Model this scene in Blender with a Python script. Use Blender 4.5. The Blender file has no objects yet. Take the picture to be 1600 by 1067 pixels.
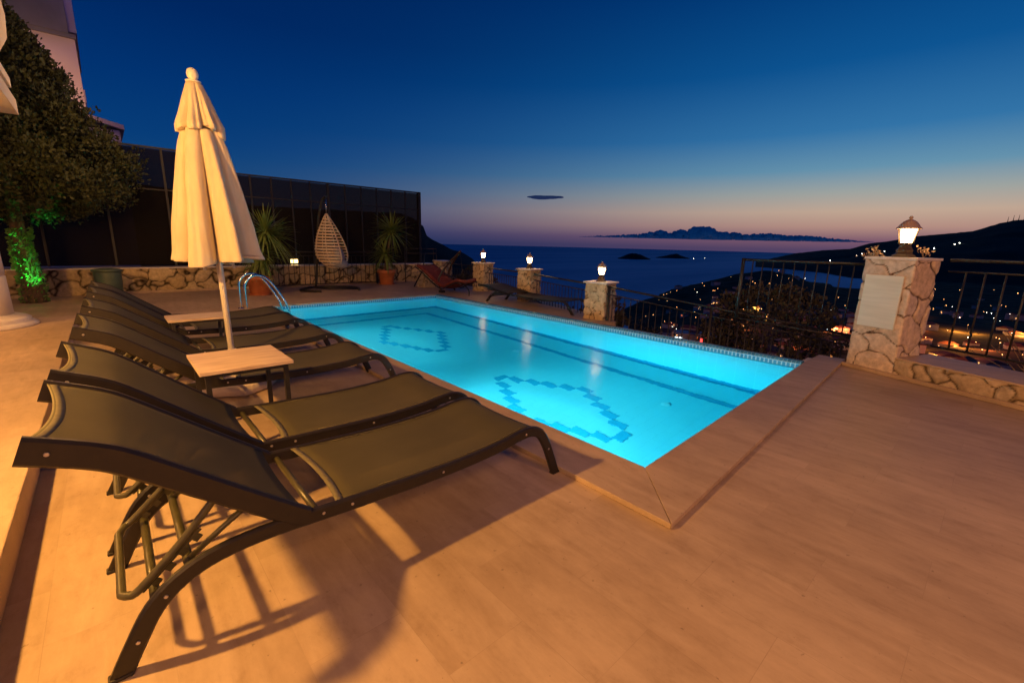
import bpy, bmesh, math, random
from mathutils import Vector, Matrix, noise
PI = math.pi
sc = bpy.context.scene
col = sc.collection
random.seed(7)
def R(d): return math.radians(d)

# ---------------------------------------------------------------- materials
def newmat(name):
    m = bpy.data.materials.new(name); m.use_nodes = True
    nt = m.node_tree; b = nt.nodes['Principled BSDF']
    return m, nt, b
def N(nt, t, **k):
    n = nt.nodes.new(t)
    for a, v in k.items():
        if a.startswith('i_'): n.inputs[int(a[2:])].default_value = v
        else: setattr(n, a, v)
    return n
def ramp(nt, pts, interp='LINEAR'):
    n = nt.nodes.new('ShaderNodeValToRGB'); cr = n.color_ramp; cr.interpolation = interp
    while len(cr.elements) < len(pts): cr.elements.new(0.5)
    for e, (p, c) in zip(cr.elements, pts):
        e.position = p; e.color = (*c, 1) if len(c) == 3 else c
    return n
def coords(nt, scale=(1, 1, 1), rot=(0, 0, 0), kind='Object'):
    tc = N(nt, 'ShaderNodeTexCoord'); mp = N(nt, 'ShaderNodeMapping')
    mp.inputs['Scale'].default_value = scale; mp.inputs['Rotation'].default_value = rot
    nt.links.new(tc.outputs[kind], mp.inputs[0]); return mp.outputs[0]
def noisy(name, c1, c2, rough=0.6, scale=8, detail=6, stretch=(1, 1, 1), bump=0.0, metal=0.0, bscale=None, spec=0.5, lo=.3, hi=.7, dist=0.01):
    m, nt, b = newmat(name)
    v = coords(nt, stretch)
    n = N(nt, 'ShaderNodeTexNoise'); n.inputs['Scale'].default_value = scale; n.inputs['Detail'].default_value = detail
    nt.links.new(v, n.inputs['Vector'])
    r = ramp(nt, [(lo, c1), (hi, c2)]); nt.links.new(n.outputs['Fac'], r.inputs[0])
    nt.links.new(r.outputs[0], b.inputs['Base Color'])
    b.inputs['Roughness'].default_value = rough; b.inputs['Metallic'].default_value = metal
    b.inputs['Specular IOR Level'].default_value = spec
    if bump:
        n2 = N(nt, 'ShaderNodeTexNoise'); n2.inputs['Scale'].default_value = bscale or scale * 4; n2.inputs['Detail'].default_value = 5
        nt.links.new(v, n2.inputs['Vector'])
        bp = N(nt, 'ShaderNodeBump'); bp.inputs['Strength'].default_value = bump; bp.inputs['Distance'].default_value = dist
        nt.links.new(n2.outputs['Fac'], bp.inputs['Height']); nt.links.new(bp.outputs[0], b.inputs['Normal'])
    return m
def emis(name, c, s, mis=True):
    m, nt, b = newmat(name)
    b.inputs['Base Color'].default_value = (*c, 1); b.inputs['Emission Color'].default_value = (*c, 1)
    b.inputs['Emission Strength'].default_value = s
    if not mis: m.cycles.emission_sampling = 'NONE'
    return m

def travertine(name, tile=(0.62, 0.31), base=((.40, .29, .20), (.52, .40, .29)), tiles=True, rough=(.42, .62)):
    m, nt, b = newmat(name)
    L = nt.links.new
    tc = N(nt, 'ShaderNodeTexCoord')
    # long side of every slab runs along y
    mp = N(nt, 'ShaderNodeMapping'); mp.inputs['Rotation'].default_value = (0, 0, R(90)); L(tc.outputs['Object'], mp.inputs[0])
    br = N(nt, 'ShaderNodeTexBrick'); br.offset = .5
    br.inputs['Scale'].default_value = 1; br.inputs['Brick Width'].default_value = tile[0]; br.inputs['Row Height'].default_value = tile[1]
    br.inputs['Mortar Size'].default_value = .0012; br.inputs['Mortar Smooth'].default_value = .3
    br.inputs['Color1'].default_value = (0, 0, 0, 1); br.inputs['Color2'].default_value = (1, 1, 1, 1); br.inputs['Mortar'].default_value = (.5, .5, .5, 1)
    L(mp.outputs[0], br.inputs[0])
    # veins stretched along y
    ms = N(nt, 'ShaderNodeMapping'); ms.inputs['Scale'].default_value = (7, 1.0, 3); L(tc.outputs['Object'], ms.inputs[0])
    off = N(nt, 'ShaderNodeVectorMath', operation='ADD'); sc_ = N(nt, 'ShaderNodeVectorMath', operation='SCALE'); sc_.inputs['Scale'].default_value = 7.3
    L(br.outputs['Color'], sc_.inputs[0]); L(ms.outputs[0], off.inputs[0]); L(sc_.outputs[0], off.inputs[1])
    n1 = N(nt, 'ShaderNodeTexNoise'); n1.inputs['Scale'].default_value = 1.3; n1.inputs['Detail'].default_value = 9; n1.inputs['Roughness'].default_value = .62; n1.inputs['Distortion'].default_value = .6
    L(off.outputs[0] if tiles else ms.outputs[0], n1.inputs['Vector'])
    n2 = N(nt, 'ShaderNodeTexNoise'); n2.inputs['Scale'].default_value = 1.1; n2.inputs['Detail'].default_value = 4; L(tc.outputs['Object'], n2.inputs['Vector'])
    r1 = ramp(nt, [(.28, base[0]), (.5, tuple((a + c) / 2 for a, c in zip(*base))), (.72, base[1])]); L(n1.outputs['Fac'], r1.inputs[0])
    mx = N(nt, 'ShaderNodeMix', data_type='RGBA', blend_type='MULTIPLY'); mx.inputs[0].default_value = 1
    r2 = ramp(nt, [(.3, (.80, .77, .73)), (.7, (1.08, 1.06, 1.04))]); L(n2.outputs['Fac'], r2.inputs[0])
    L(r1.outputs[0], mx.inputs[6]); L(r2.outputs[0], mx.inputs[7])
    # each slab its own tint
    mt = N(nt, 'ShaderNodeMix', data_type='RGBA', blend_type='MULTIPLY'); mt.inputs[0].default_value = 1 if tiles else 0
    r3 = ramp(nt, [(0, (.93, .91, .89)), (.5, (.99, .98, .97)), (1, (1.03, 1.02, 1.02))]); L(br.outputs['Color'], r3.inputs[0])
    L(mx.outputs[2], mt.inputs[6]); L(r3.outputs[0], mt.inputs[7])
    # joints and small pits
    mj = N(nt, 'ShaderNodeMix', data_type='RGBA', blend_type='MIX')
    jf = N(nt, 'ShaderNodeMath', operation='MULTIPLY'); jf.inputs[1].default_value = .22 if tiles else 0; L(br.outputs['Fac'], jf.inputs[0])
    L(jf.outputs[0], mj.inputs[0]); L(mt.outputs[2], mj.inputs[6]); mj.inputs[7].default_value = (.23, .16, .10, 1)
    vo = N(nt, 'ShaderNodeTexNoise'); vo.inputs['Scale'].default_value = 38; vo.inputs['Detail'].default_value = 3
    L(tc.outputs['Object'], vo.inputs['Vector'])
    r4 = ramp(nt, [(.25, (.5, .5, .5)), (.31, (1, 1, 1))]); L(vo.outputs['Fac'], r4.inputs[0])
    mp2 = N(nt, 'ShaderNodeMix', data_type='RGBA', blend_type='MULTIPLY'); mp2.inputs[0].default_value = .8
    L(mj.outputs[2], mp2.inputs[6]); L(r4.outputs[0], mp2.inputs[7])
    ng = N(nt, 'ShaderNodeTexNoise'); ng.inputs['Scale'].default_value = 5.5; ng.inputs['Detail'].default_value = 12; ng.inputs['Roughness'].default_value = .78
    mg_ = N(nt, 'ShaderNodeMapping'); mg_.inputs['Scale'].default_value = (1.8, .9, 1); L(tc.outputs['Object'], mg_.inputs[0]); L(mg_.outputs[0], ng.inputs['Vector'])
    rg = ramp(nt, [(.28, (.76, .72, .67)), (.46, (.95, .94, .93)), (.70, (1.08, 1.07, 1.06))]); L(ng.outputs['Fac'], rg.inputs[0])
    mg = N(nt, 'ShaderNodeMix', data_type='RGBA', blend_type='MULTIPLY'); mg.inputs[0].default_value = 1; L(mp2.outputs[2], mg.inputs[6]); L(rg.outputs[0], mg.inputs[7])
    L(mg.outputs[2], b.inputs['Base Color'])
    rr = N(nt, 'ShaderNodeMapRange'); rr.inputs[3].default_value = rough[0]; rr.inputs[4].default_value = rough[1]; L(n2.outputs['Fac'], rr.inputs[0]); L(rr.outputs[0], b.inputs['Roughness'])
    b.inputs['Specular IOR Level'].default_value = .35
    ad = N(nt, 'ShaderNodeMath', operation='MULTIPLY_ADD'); ad.inputs[1].default_value = -1.2 if tiles else 0; L(br.outputs['Fac'], ad.inputs[0]); L(n1.outputs['Fac'], ad.inputs[2])
    bp = N(nt, 'ShaderNodeBump'); bp.inputs['Strength'].default_value = .25; bp.inputs['Distance'].default_value = .003
    L(ad.outputs[0], bp.inputs['Height']); L(bp.outputs[0], b.inputs['Normal'])
    return m

def tilemat(name, c1, c2, mortar, bw, bh, msize, rough=.14, offset=0., axis='xy', bump=.2, wob=0):
    m, nt, b = newmat(name); L = nt.links.new
    tc = N(nt, 'ShaderNodeTexCoord'); sp = N(nt, 'ShaderNodeSeparateXYZ'); cb = N(nt, 'ShaderNodeCombineXYZ'); L(tc.outputs['Object'], sp.inputs[0])
    if axis == 'xy': L(sp.outputs[0], cb.inputs[0]); L(sp.outputs[1], cb.inputs[1])
    else:            # vertical faces: x+y runs along the wall whichever way it faces
        ad = N(nt, 'ShaderNodeMath', operation='ADD'); L(sp.outputs[0], ad.inputs[0]); L(sp.outputs[1], ad.inputs[1]); L(ad.outputs[0], cb.inputs[0]); L(sp.outputs[2], cb.inputs[1])
    br = N(nt, 'ShaderNodeTexBrick'); br.offset = offset
    for k, v in (('Scale', 1), ('Brick Width', bw), ('Row Height', bh), ('Mortar Size', msize), ('Mortar Smooth', .2)): br.inputs[k].default_value = v
    br.inputs['Color1'].default_value = (*c1, 1); br.inputs['Color2'].default_value = (*c2, 1); br.inputs['Mortar'].default_value = (*mortar, 1)
    L(cb.outputs[0], br.inputs[0]); L(br.outputs['Color'], b.inputs['Base Color'])
    b.inputs['Roughness'].default_value = rough
    bp = N(nt, 'ShaderNodeBump', invert=True); bp.inputs['Strength'].default_value = bump; bp.inputs['Distance'].default_value = .003
    L(br.outputs['Fac'], bp.inputs['Height']); L(bp.outputs[0], b.inputs['Normal'])
    return m

M = {}
M['deck'] = travertine('deck_travertine', base=((.44, .33, .22), (.58, .46, .33)))
M['coping'] = travertine('coping_travertine', tile=(1.0, .5), base=((.43, .32, .21), (.56, .44, .31)), tiles=False)
M['terrace'] = travertine('terrace_travertine', tile=(.4, .4), base=((.50, .38, .26), (.66, .52, .38)))
M['marble'] = noisy('marble', (.62, .55, .47), (.80, .74, .66), .35, 5, 8, (1, 3, 1), .1)
M['table_top'] = noisy('table_stone', (.50, .37, .27), (.68, .54, .41), .4, 6, 9, (1, 4, 1), .05)
M['plaque'] = noisy('plaque_marble', (.66, .72, .62), (.78, .82, .72), .5, 5, 6, (.6, .6, 7), .03)
M['frame'] = noisy('frame_paint', (.012, .010, .007), (.019, .015, .010), .45, 30, 3, bump=.05)
M['tube'] = noisy('tube_paint', (.055, .05, .022), (.08, .072, .032), .36, 30, 3)
M['iron'] = noisy('iron_paint', (.012, .011, .010), (.022, .020, .018), .5, 30, 3, bump=.1)
M['chrome'] = noisy('chrome', (.75, .75, .75), (.85, .85, .85), .12, 5, 2, metal=1)
M['screw'] = noisy('screw_steel', (.55, .5, .45), (.7, .66, .6), .3, 20, 2, metal=.8)
M['terracotta'] = noisy('terracotta', (.42, .12, .035), (.55, .18, .06), .65, 9, 5, bump=.2)
M['white_metal'] = noisy('white_metal', (.70, .66, .58), (.78, .74, .66), .4, 12, 3)
M['white_plastic'] = noisy('white_plastic', (.60, .50, .42), (.72, .62, .54), .5, 8, 4, bump=.1)
M['umbrella'] = noisy('umbrella_cloth', (.58, .50, .37), (.68, .60, .46), .85, 14, 5, (1, 1, .3), .25, bscale=60, spec=.15, dist=.004)
M['plaster'] = noisy('cream_plaster', (.66, .58, .48), (.74, .66, .56), .7, 3, 6, bump=.1)
M['grey_plaster'] = noisy('grey_plaster', (.17, .17, .16), (.22, .22, .21), .8, 1.5, 6, bump=.05)
M['rattan'] = noisy('rattan', (.56, .40, .24), (.74, .58, .40), .55, 30, 4, bump=.3)
M['cushion'] = noisy('grey_cushion', (.28, .25, .23), (.36, .33, .30), .9, 20, 4, bump=.3)
M['orange_cloth'] = noisy('red_cloth', (.15, .022, .012), (.24, .045, .02), .85, 10, 4, bump=.2)
M['dark_wood'] = noisy('dark_wood', (.05, .03, .02), (.09, .05, .03), .5, 10, 5, (1, 1, 6))
M['bark'] = noisy('bark', (.06, .04, .025), (.14, .09, .05), .9, 12, 8, (1, 1, .3), .8)
M['yucca_leaf'] = noisy('yucca_leaf', (.09, .15, .02), (.20, .26, .06), .45, 8, 3)
M['juniper'] = noisy('juniper_leaf', (.018, .026, .008), (.050, .062, .018), .7, 3, 5)
M['bush'] = noisy('bush_leaf', (.03, .025, .014), (.07, .058, .032), .7, 2, 4)
M['ivy'] = noisy('ivy_leaf', (.08, .17, .04), (.16, .30, .08), .5, 6, 3)
M['dry_leaf'] = noisy('dry_leaf', (.32, .20, .12), (.52, .36, .22), .7, 12, 3)
M['twig'] = noisy('twig', (.16, .10, .06), (.26, .18, .11), .8, 20, 3)
M['bin'] = noisy('bin_plastic', (.05, .08, .06), (.08, .12, .09), .5, 6, 3)
M['land'] = noisy('scrub_land', (.022, .018, .013), (.095, .075, .050), .95, .03, 10, spec=.05)
M['far_land'] = noisy('far_scrub_land', (.020, .020, .020), (.05, .05, .045), .95, .004, 8, spec=.05)
M['house_wall'] = noisy('town_wall', (.34, .33, .32), (.56, .53, .50), .85, .2, 3)
M['house_roof'] = noisy('town_roof', (.16, .06, .04), (.26, .10, .06), .85, .5, 3)
M['cloud'] = noisy('cloud_grey', (.55, .75, .78), (.70, .88, .90), 1, .002, 4, spec=0)
M['pool_wall'] = tilemat('pool_wall_tiles', (.76, .88, .90), (.80, .90, .92), (.90, .96, .97), .25, .125, .004, axis='wall', offset=0)
M['pool_floor'] = tilemat('pool_floor_tiles', (.50, .80, .82), (.54, .82, .84), (.47, .77, .80), .25, .125, .004, axis='xy', offset=.5)
M['pool_dark'] = noisy('dark_blue_tiles', (.03, .36, .52), (.05, .42, .58), .3, 30, 3)
M['mosaic'] = tilemat('blue_mosaic', (.04, .34, .66), (.08, .46, .76), (.42, .80, .98), .048, .30, .009, axis='wall', offset=0)
M['mosaic_top'] = tilemat('rim_mosaic', (.03, .20, .40), (.08, .34, .56), (.20, .44, .60), .045, .045, .005, axis='xy', offset=0)  # extra blue in these tile colours stands in for pool light on the rim
M['lantern_glass'] = emis('lantern_glass', (1, .60, .26), 42)
M['lamp_white'] = emis('pool_lamp_glass', (.85, 1, 1), 3)
M['warm_light'] = emis('warm_window', (1, .45, .13), 3.0, False)
M['amber_light'] = emis('amber_window', (1, .22, .05), 1.2, False)
M['white_light'] = emis('white_window', (.75, .95, 1), 5.0, False)
M['red_light'] = emis('red_window', (1, .06, .05), 3.0, False)
M['green_light'] = emis('green_window', (.25, 1, .25), 1.2, False)
M['bulb_white'] = emis('street_bulb_white', (1, .92, .75), 22, False)
M['bulb_orange'] = emis('street_bulb_orange', (1, .40, .12), 16, False)
M['garden_bulb'] = emis('garden_bulb', (1, .66, .22), 5)
M['fixture'] = noisy('white_fixture', (.8, .8, .8), (.9, .9, .9), .4, 5, 2)

def sling_mat():
    m, nt, b = newmat('sling_mesh'); L = nt.links.new
    tc = N(nt, 'ShaderNodeTexCoord')
    w1 = N(nt, 'ShaderNodeTexWave', bands_direction='X'); w1.inputs['Scale'].default_value = 130
    w2 = N(nt, 'ShaderNodeTexWave', bands_direction='Y'); w2.inputs['Scale'].default_value = 130
    L(tc.outputs['Object'], w1.inputs[0]); L(tc.outputs['Object'], w2.inputs[0])
    n = N(nt, 'ShaderNodeTexNoise'); n.inputs['Scale'].default_value = 3.5; n.inputs['Detail'].default_value = 6; L(tc.outputs['Object'], n.inputs['Vector'])
    r = ramp(nt, [(.3, (.070, .064, .038)), (.7, (.092, .083, .050))]); L(n.outputs['Fac'], r.inputs[0]); L(r.outputs[0], b.inputs['Base Color'])
    mu = N(nt, 'ShaderNodeMath', operation='MULTIPLY'); L(w1.outputs['Fac'], mu.inputs[0]); L(w2.outputs['Fac'], mu.inputs[1])
    bp = N(nt, 'ShaderNodeBump'); bp.inputs['Strength'].default_value = .2; bp.inputs['Distance'].default_value = .001
    L(mu.outputs[0], bp.inputs['Height']); L(bp.outputs[0], b.inputs['Normal'])
    b.inputs['Roughness'].default_value = .62; b.inputs['Specular IOR Level'].default_value = .16
    tr = N(nt, 'ShaderNodeBsdfTransparent'); ms = N(nt, 'ShaderNodeMixShader'); ms.inputs[0].default_value = .84; L(tr.outputs[0], ms.inputs[1]); L(b.outputs[0], ms.inputs[2]); L(ms.outputs[0], nt.nodes['Material Output'].inputs[0])
    return m
M['sling'] = sling_mat()
M['hem'] = noisy('sling_hem', (.12, .105, .06), (.15, .135, .08), .7, 40, 3, bump=.2)

def stone_mat():
    m, nt, b = newmat('wall_stone'); L = nt.links.new
    at = N(nt, 'ShaderNodeAttribute', attribute_name='Col'); tc = N(nt, 'ShaderNodeTexCoord')
    n = N(nt, 'ShaderNodeTexNoise'); n.inputs['Scale'].default_value = 16; n.inputs['Detail'].default_value = 9; n.inputs['Roughness'].default_value = .65
    L(tc.outputs['Object'], n.inputs['Vector'])
    r = ramp(nt, [(.28, (.62, .58, .52)), (.7, (1.15, 1.13, 1.10))]); L(n.outputs['Fac'], r.inputs[0])
    mx = N(nt, 'ShaderNodeMix', data_type='RGBA', blend_type='MULTIPLY'); mx.inputs[0].default_value = 1
    L(at.outputs['Color'], mx.inputs[6]); L(r.outputs[0], mx.inputs[7]); L(mx.outputs[2], b.inputs['Base Color'])
    b.inputs['Roughness'].default_value = .8; b.inputs['Specular IOR Level'].default_value = .2
    bp = N(nt, 'ShaderNodeBump'); bp.inputs['Strength'].default_value = .55; bp.inputs['Distance'].default_value = .012
    L(n.outputs['Fac'], bp.inputs['Height']); L(bp.outputs[0], b.inputs['Normal'])
    return m
M['stone'] = stone_mat()

def screen_mat():
    m, nt, b = newmat('screen_mesh'); L = nt.links.new
    b.inputs['Base Color'].default_value = (.016, .013, .011, 1); b.inputs['Roughness'].default_value = .8; b.inputs['Specular IOR Level'].default_value = .1
    t = N(nt, 'ShaderNodeBsdfTransparent'); mx = N(nt, 'ShaderNodeMixShader'); mx.inputs[0].default_value = .80
    L(t.outputs[0], mx.inputs[1]); L(b.outputs[0], mx.inputs[2]); L(mx.outputs[0], nt.nodes['Material Output'].inputs[0])
    return m
M['screen'] = screen_mat()

def water_mat():
    m = bpy.data.materials.new('pool_water'); m.use_nodes = True; nt = m.node_tree; L = nt.links.new
    nt.nodes.remove(nt.nodes['Principled BSDF']); out = nt.nodes['Material Output']
    rf = N(nt, 'ShaderNodeBsdfRefraction'); rf.inputs['IOR'].default_value = 1.33; rf.inputs['Roughness'].default_value = 0.0
    gl = N(nt, 'ShaderNodeBsdfGlossy'); gl.inputs['Roughness'].default_value = .19; gl.inputs['Color'].default_value = (1, 1, 1, 1)
    fr = N(nt, 'ShaderNodeFresnel'); fr.inputs['IOR'].default_value = 1.33; g = N(nt, 'ShaderNodeMixShader')
    fm = N(nt, 'ShaderNodeMath', operation='MULTIPLY'); fm.inputs[1].default_value = .28; L(fr.outputs[0], fm.inputs[0]); L(fm.outputs[0], g.inputs[0]); L(rf.outputs[0], g.inputs[1]); L(gl.outputs[0], g.inputs[2])
    tc = N(nt, 'ShaderNodeTexCoord'); n = N(nt, 'ShaderNodeTexNoise'); n.inputs['Scale'].default_value = 3.0; n.inputs['Detail'].default_value = 2
    L(tc.outputs['Object'], n.inputs['Vector'])
    bp = N(nt, 'ShaderNodeBump'); bp.inputs['Strength'].default_value = 1; bp.inputs['Distance'].default_value = .0035
    nf = N(nt, 'ShaderNodeTexNoise'); nf.inputs['Scale'].default_value = 17; nf.inputs['Detail'].default_value = 2; L(tc.outputs['Object'], nf.inputs['Vector'])
    ma = N(nt, 'ShaderNodeMath', operation='MULTIPLY_ADD'); ma.inputs[1].default_value = .22; L(nf.outputs['Fac'], ma.inputs[0]); L(n.outputs['Fac'], ma.inputs[2])
    L(ma.outputs[0], bp.inputs['Height']); L(bp.outputs[0], rf.inputs['Normal']); L(bp.outputs[0], gl.inputs['Normal']); L(g.outputs[0], out.inputs['Surface'])
    va = N(nt, 'ShaderNodeVolumeAbsorption'); va.inputs['Color'].default_value = (.18, .90, .96, 1); va.inputs['Density'].default_value = .92
    L(va.outputs[0], out.inputs['Volume'])
    return m
M['water'] = water_mat()

def sea_mat():
    m = bpy.data.materials.new('sea_water'); m.use_nodes = True; nt = m.node_tree; L = nt.links.new
    nt.nodes.remove(nt.nodes['Principled BSDF']); out = nt.nodes['Material Output']
    df = N(nt, 'ShaderNodeBsdfDiffuse'); df.inputs['Color'].default_value = (.022, .30, .46, 1)
    gl = N(nt, 'ShaderNodeBsdfGlossy'); gl.inputs['Color'].default_value = (.55, .75, 1, 1); gl.inputs['Roughness'].default_value = .42
    n3 = N(nt, 'ShaderNodeTexNoise'); n3.inputs['Scale'].default_value = .0016; n3.inputs['Detail'].default_value = 7; L(coords(nt, (.25, 1.6, 1), (0, 0, R(-58))), n3.inputs['Vector'])
    mr = N(nt, 'ShaderNodeMapRange'); mr.inputs[1].default_value = .35; mr.inputs[2].default_value = .65; mr.inputs[3].default_value = .16; mr.inputs[4].default_value = .34
    L(n3.outputs['Fac'], mr.inputs[0]); mx = N(nt, 'ShaderNodeMixShader'); L(mr.outputs[0], mx.inputs[0]); L(df.outputs[0], mx.inputs[1]); L(gl.outputs[0], mx.inputs[2]); L(mx.outputs[0], out.inputs[0])
    n = N(nt, 'ShaderNodeTexNoise'); n.inputs['Scale'].default_value = .02; n.inputs['Detail'].default_value = 8; L(coords(nt), n.inputs['Vector'])
    bp = N(nt, 'ShaderNodeBump'); bp.inputs['Strength'].default_value = .5; bp.inputs['Distance'].default_value = 4
    L(n.outputs['Fac'], bp.inputs['Height']); L(bp.outputs[0], gl.inputs['Normal'])
    return m
M['sea'] = sea_mat()

# ---------------------------------------------------------------- mesh builder
class MB:
    def __init__(s): s.v = []; s.f = []; s.sm = []
    def add(s, vs, fs, smooth=False):
        o = len(s.v); s.v += [tuple(v) for v in vs]; s.f += [tuple(i + o for i in f) for f in fs]; s.sm += [smooth] * len(fs); return s
    def box(s, x0, x1, y0, y1, z0, z1, mat=None):
        vs = [(x, y, z) for x in (x0, x1) for y in (y0, y1) for z in (z0, z1)]
        if mat: vs = [tuple(mat @ Vector(v)) for v in vs]
        return s.add(vs, [(0, 1, 3, 2), (4, 6, 7, 5), (0, 4, 5, 1), (2, 3, 7, 6), (0, 2, 6, 4), (1, 5, 7, 3)])
    def prism(s, poly, z0, z1):
        n = len(poly); vs = [(x, y, z0) for x, y in poly] + [(x, y, z1) for x, y in poly]
        fs = [tuple(range(n))[::-1], tuple(range(n, 2 * n))] + [(i, (i + 1) % n, (i + 1) % n + n, i + n) for i in range(n)]
        return s.add(vs, fs)
    def tube(s, path, r, n=10, caps=True, closed=False):
        P = [Vector(p) for p in path]; k = len(P); rr = r if isinstance(r, (list, tuple)) else [r] * k
        vs = []; prev = None
        for i, p in enumerate(P):
            if closed: t = (P[(i + 1) % k] - P[i - 1]).normalized()
            else: t = (P[min(i + 1, k - 1)] - P[max(i - 1, 0)]).normalized()
            if prev is None:
                a = Vector((0, 0, 1)) if abs(t.z) < .9 else Vector((1, 0, 0)); u = t.cross(a).normalized()
            else:
                u = (prev - t * prev.dot(t)); u = u.normalized() if u.length > 1e-6 else t.orthogonal().normalized()
            prev = u; w = t.cross(u)
            for j in range(n):
                a = 2 * PI * j / n; vs.append(p + (u * math.cos(a) + w * math.sin(a)) * rr[i])
        fs = []; kk = k if closed else k - 1
        for i in range(kk):
            for j in range(n):
                a = i * n + j; b = i * n + (j + 1) % n; i2 = (i + 1) % k
                fs.append((a, b, i2 * n + (j + 1) % n, i2 * n + j))
        s.add(vs, fs, True)
        if caps and not closed:
            o = len(s.v) - len(vs)
            s.f.append(tuple(o + j for j in range(n))[::-1]); s.sm.append(False)
            s.f.append(tuple(o + (k - 1) * n + j for j in range(n))); s.sm.append(False)
        return s
    def bar(s, path, w, h, up=None, y=True):
        """rectangular section swept along a path in a plane of constant y; w across (y), h in plane; rounded corners"""
        P = [Vector(p) for p in path]; k = len(P); sec = []
        c = min(w, h) * .28
        for sx, sy, in ((1, 1), (-1, 1), (-1, -1), (1, -1)):
            a, b_ = (sx * (w / 2), sy * (h / 2 - c)), (sx * (w / 2 - c), sy * h / 2)
            sec += [a, b_] if sx * sy > 0 else [b_, a]
        n = len(sec); vs = []
        for i, p in enumerate(P):
            t = (P[min(i + 1, k - 1)] - P[max(i - 1, 0)]).normalized(); side = Vector((0, 1, 0)); nn = side.cross(t).normalized()
            # keep thickness through bends
            for a, b_ in sec: vs.append(p + side * a + nn * b_)
        fs = [(i * n + j, i * n + (j + 1) % n, (i + 1) * n + (j + 1) % n, (i + 1) * n + j) for i in range(k - 1) for j in range(n)]
        fs += [tuple(range(n))[::-1], tuple((k - 1) * n + j for j in range(n))]
        return s.add(vs, fs, False)
    def lathe(s, prof, n=24, c=(0, 0), fn=None, smooth=True, cap=True):
        vs = []; k = len(prof)
        for r, z in prof:
            for j in range(n):
                a = 2 * PI * j / n; q = r * (fn(a, z) if fn else 1); vs.append((c[0] + q * math.cos(a), c[1] + q * math.sin(a), z))
        fs = [(i * n + j, i * n + (j + 1) % n, (i + 1) * n + (j + 1) % n, (i + 1) * n + j) for i in range(k - 1) for j in range(n)]
        o = len(s.v); s.add(vs, fs, smooth)
        if cap:
            s.f.append(tuple(o + j for j in range(n))[::-1]); s.sm.append(False)
            s.f.append(tuple(o + (k - 1) * n + j for j in range(n))); s.sm.append(False)
        return s
    def build(s, name, mat, parent=None, loc=None, rz=0, bevel=0, smooth_all=False):
        me = bpy.data.meshes.new(name); me.from_pydata(s.v, [], s.f); me.validate(clean_customdata=False)
        if len(me.polygons) == len(s.sm):
            for p, f in zip(me.polygons, s.sm): p.use_smooth = f or smooth_all
        me.materials.append(M[mat] if isinstance(mat, str) else mat)
        o = bpy.data.objects.new(name, me); col.objects.link(o)
        if parent: o.parent = parent
        if loc: o.location = loc
        if rz: o.rotation_euler.z = rz
        if bevel:
            b = o.modifiers.new('bevel', 'BEVEL'); b.width = bevel; b.segments = 2; b.limit_method = 'ANGLE'
        return o
def tag(o, label=None, cat=None, group=None, kind=None):
    if label: o['label'] = label
    if cat: o['category'] = cat
    if group: o['group'] = group
    if kind: o['kind'] = kind
    return o
def empty(name, loc=(0, 0, 0), rz=0):
    o = bpy.data.objects.new(name, None); col.objects.link(o); o.location = loc; o.rotation_euler = (0, 0, rz); o.empty_display_size = .1; return o
def kids(o): return [c for c in bpy.data.objects if c.parent == o]
def copy_tree(o, parent=None, chmap=None):
    c = o.copy(); col.objects.link(c); c.parent = parent
    for ch in kids(o): copy_tree(ch, c)
    return c
def smoothpath(pts, sub=5):
    P = [Vector(p) for p in pts]; out = []
    for i in range(len(P) - 1):
        p0, p1, p2, p3 = P[max(i - 1, 0)], P[i], P[i + 1], P[min(i + 2, len(P) - 1)]
        for j in range(sub):
            t = j / sub
            out.append(.5 * ((2 * p1) + (p2 - p0) * t + (2 * p0 - 5 * p1 + 4 * p2 - p3) * t * t + (3 * p1 - p0 - 3 * p2 + p3) * t ** 3))
    out.append(P[-1]); return out

# ---------------------------------------------------------------- camera (world axes: x across the pool, y along it)
H = 1.3; F = 692.0; PITCH, ROLL, YAW = 12.53, 1.4, 42.3
p_, r_, a_ = R(PITCH), R(ROLL), R(YAW); hx, hy = math.sin(a_), math.cos(a_)
fwd = Vector((hx * math.cos(p_), hy * math.cos(p_), -math.sin(p_))); up0 = Vector((hx * math.sin(p_), hy * math.sin(p_), math.cos(p_))); rt0 = Vector((hy, -hx, 0))
rt = rt0 * math.cos(r_) + up0 * math.sin(r_); up = -rt0 * math.sin(r_) + up0 * math.cos(r_)
cam = bpy.data.cameras.new('camera'); co = bpy.data.objects.new('camera', cam); col.objects.link(co)
m4 = Matrix((rt, up, -fwd)).transposed().to_4x4(); m4.translation = Vector((0, 0, H)); co.matrix_world = m4
cam.sensor_width = 36; cam.lens = F / 1600 * 36; cam.clip_start = .05; cam.clip_end = 60000
sc.camera = co

# ---------------------------------------------------------------- sky
w = bpy.data.worlds.new('World'); sc.world = w; w.use_nodes = True; nt = w.node_tree; L = nt.links.new
bg = nt.nodes['Background']; tc = N(nt, 'ShaderNodeTexCoord'); sp = N(nt, 'ShaderNodeSeparateXYZ'); L(tc.outputs['Generated'], sp.inputs[0])
def lin(c): return tuple(((v / 255) / 12.92 if v / 255 <= .04045 else ((v / 255 + .055) / 1.055) ** 2.4) for v in c)
hz = N(nt, 'ShaderNodeCombineXYZ'); L(sp.outputs[0], hz.inputs[0]); L(sp.outputs[1], hz.inputs[1])
nm = N(nt, 'ShaderNodeVectorMath', operation='NORMALIZE'); L(hz.outputs[0], nm.inputs[0])
dt = N(nt, 'ShaderNodeVectorMath', operation='DOT_PRODUCT'); L(nm.outputs[0], dt.inputs[0]); dt.inputs[1].default_value = (math.sin(R(84)), math.cos(R(84)), 0)
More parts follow.
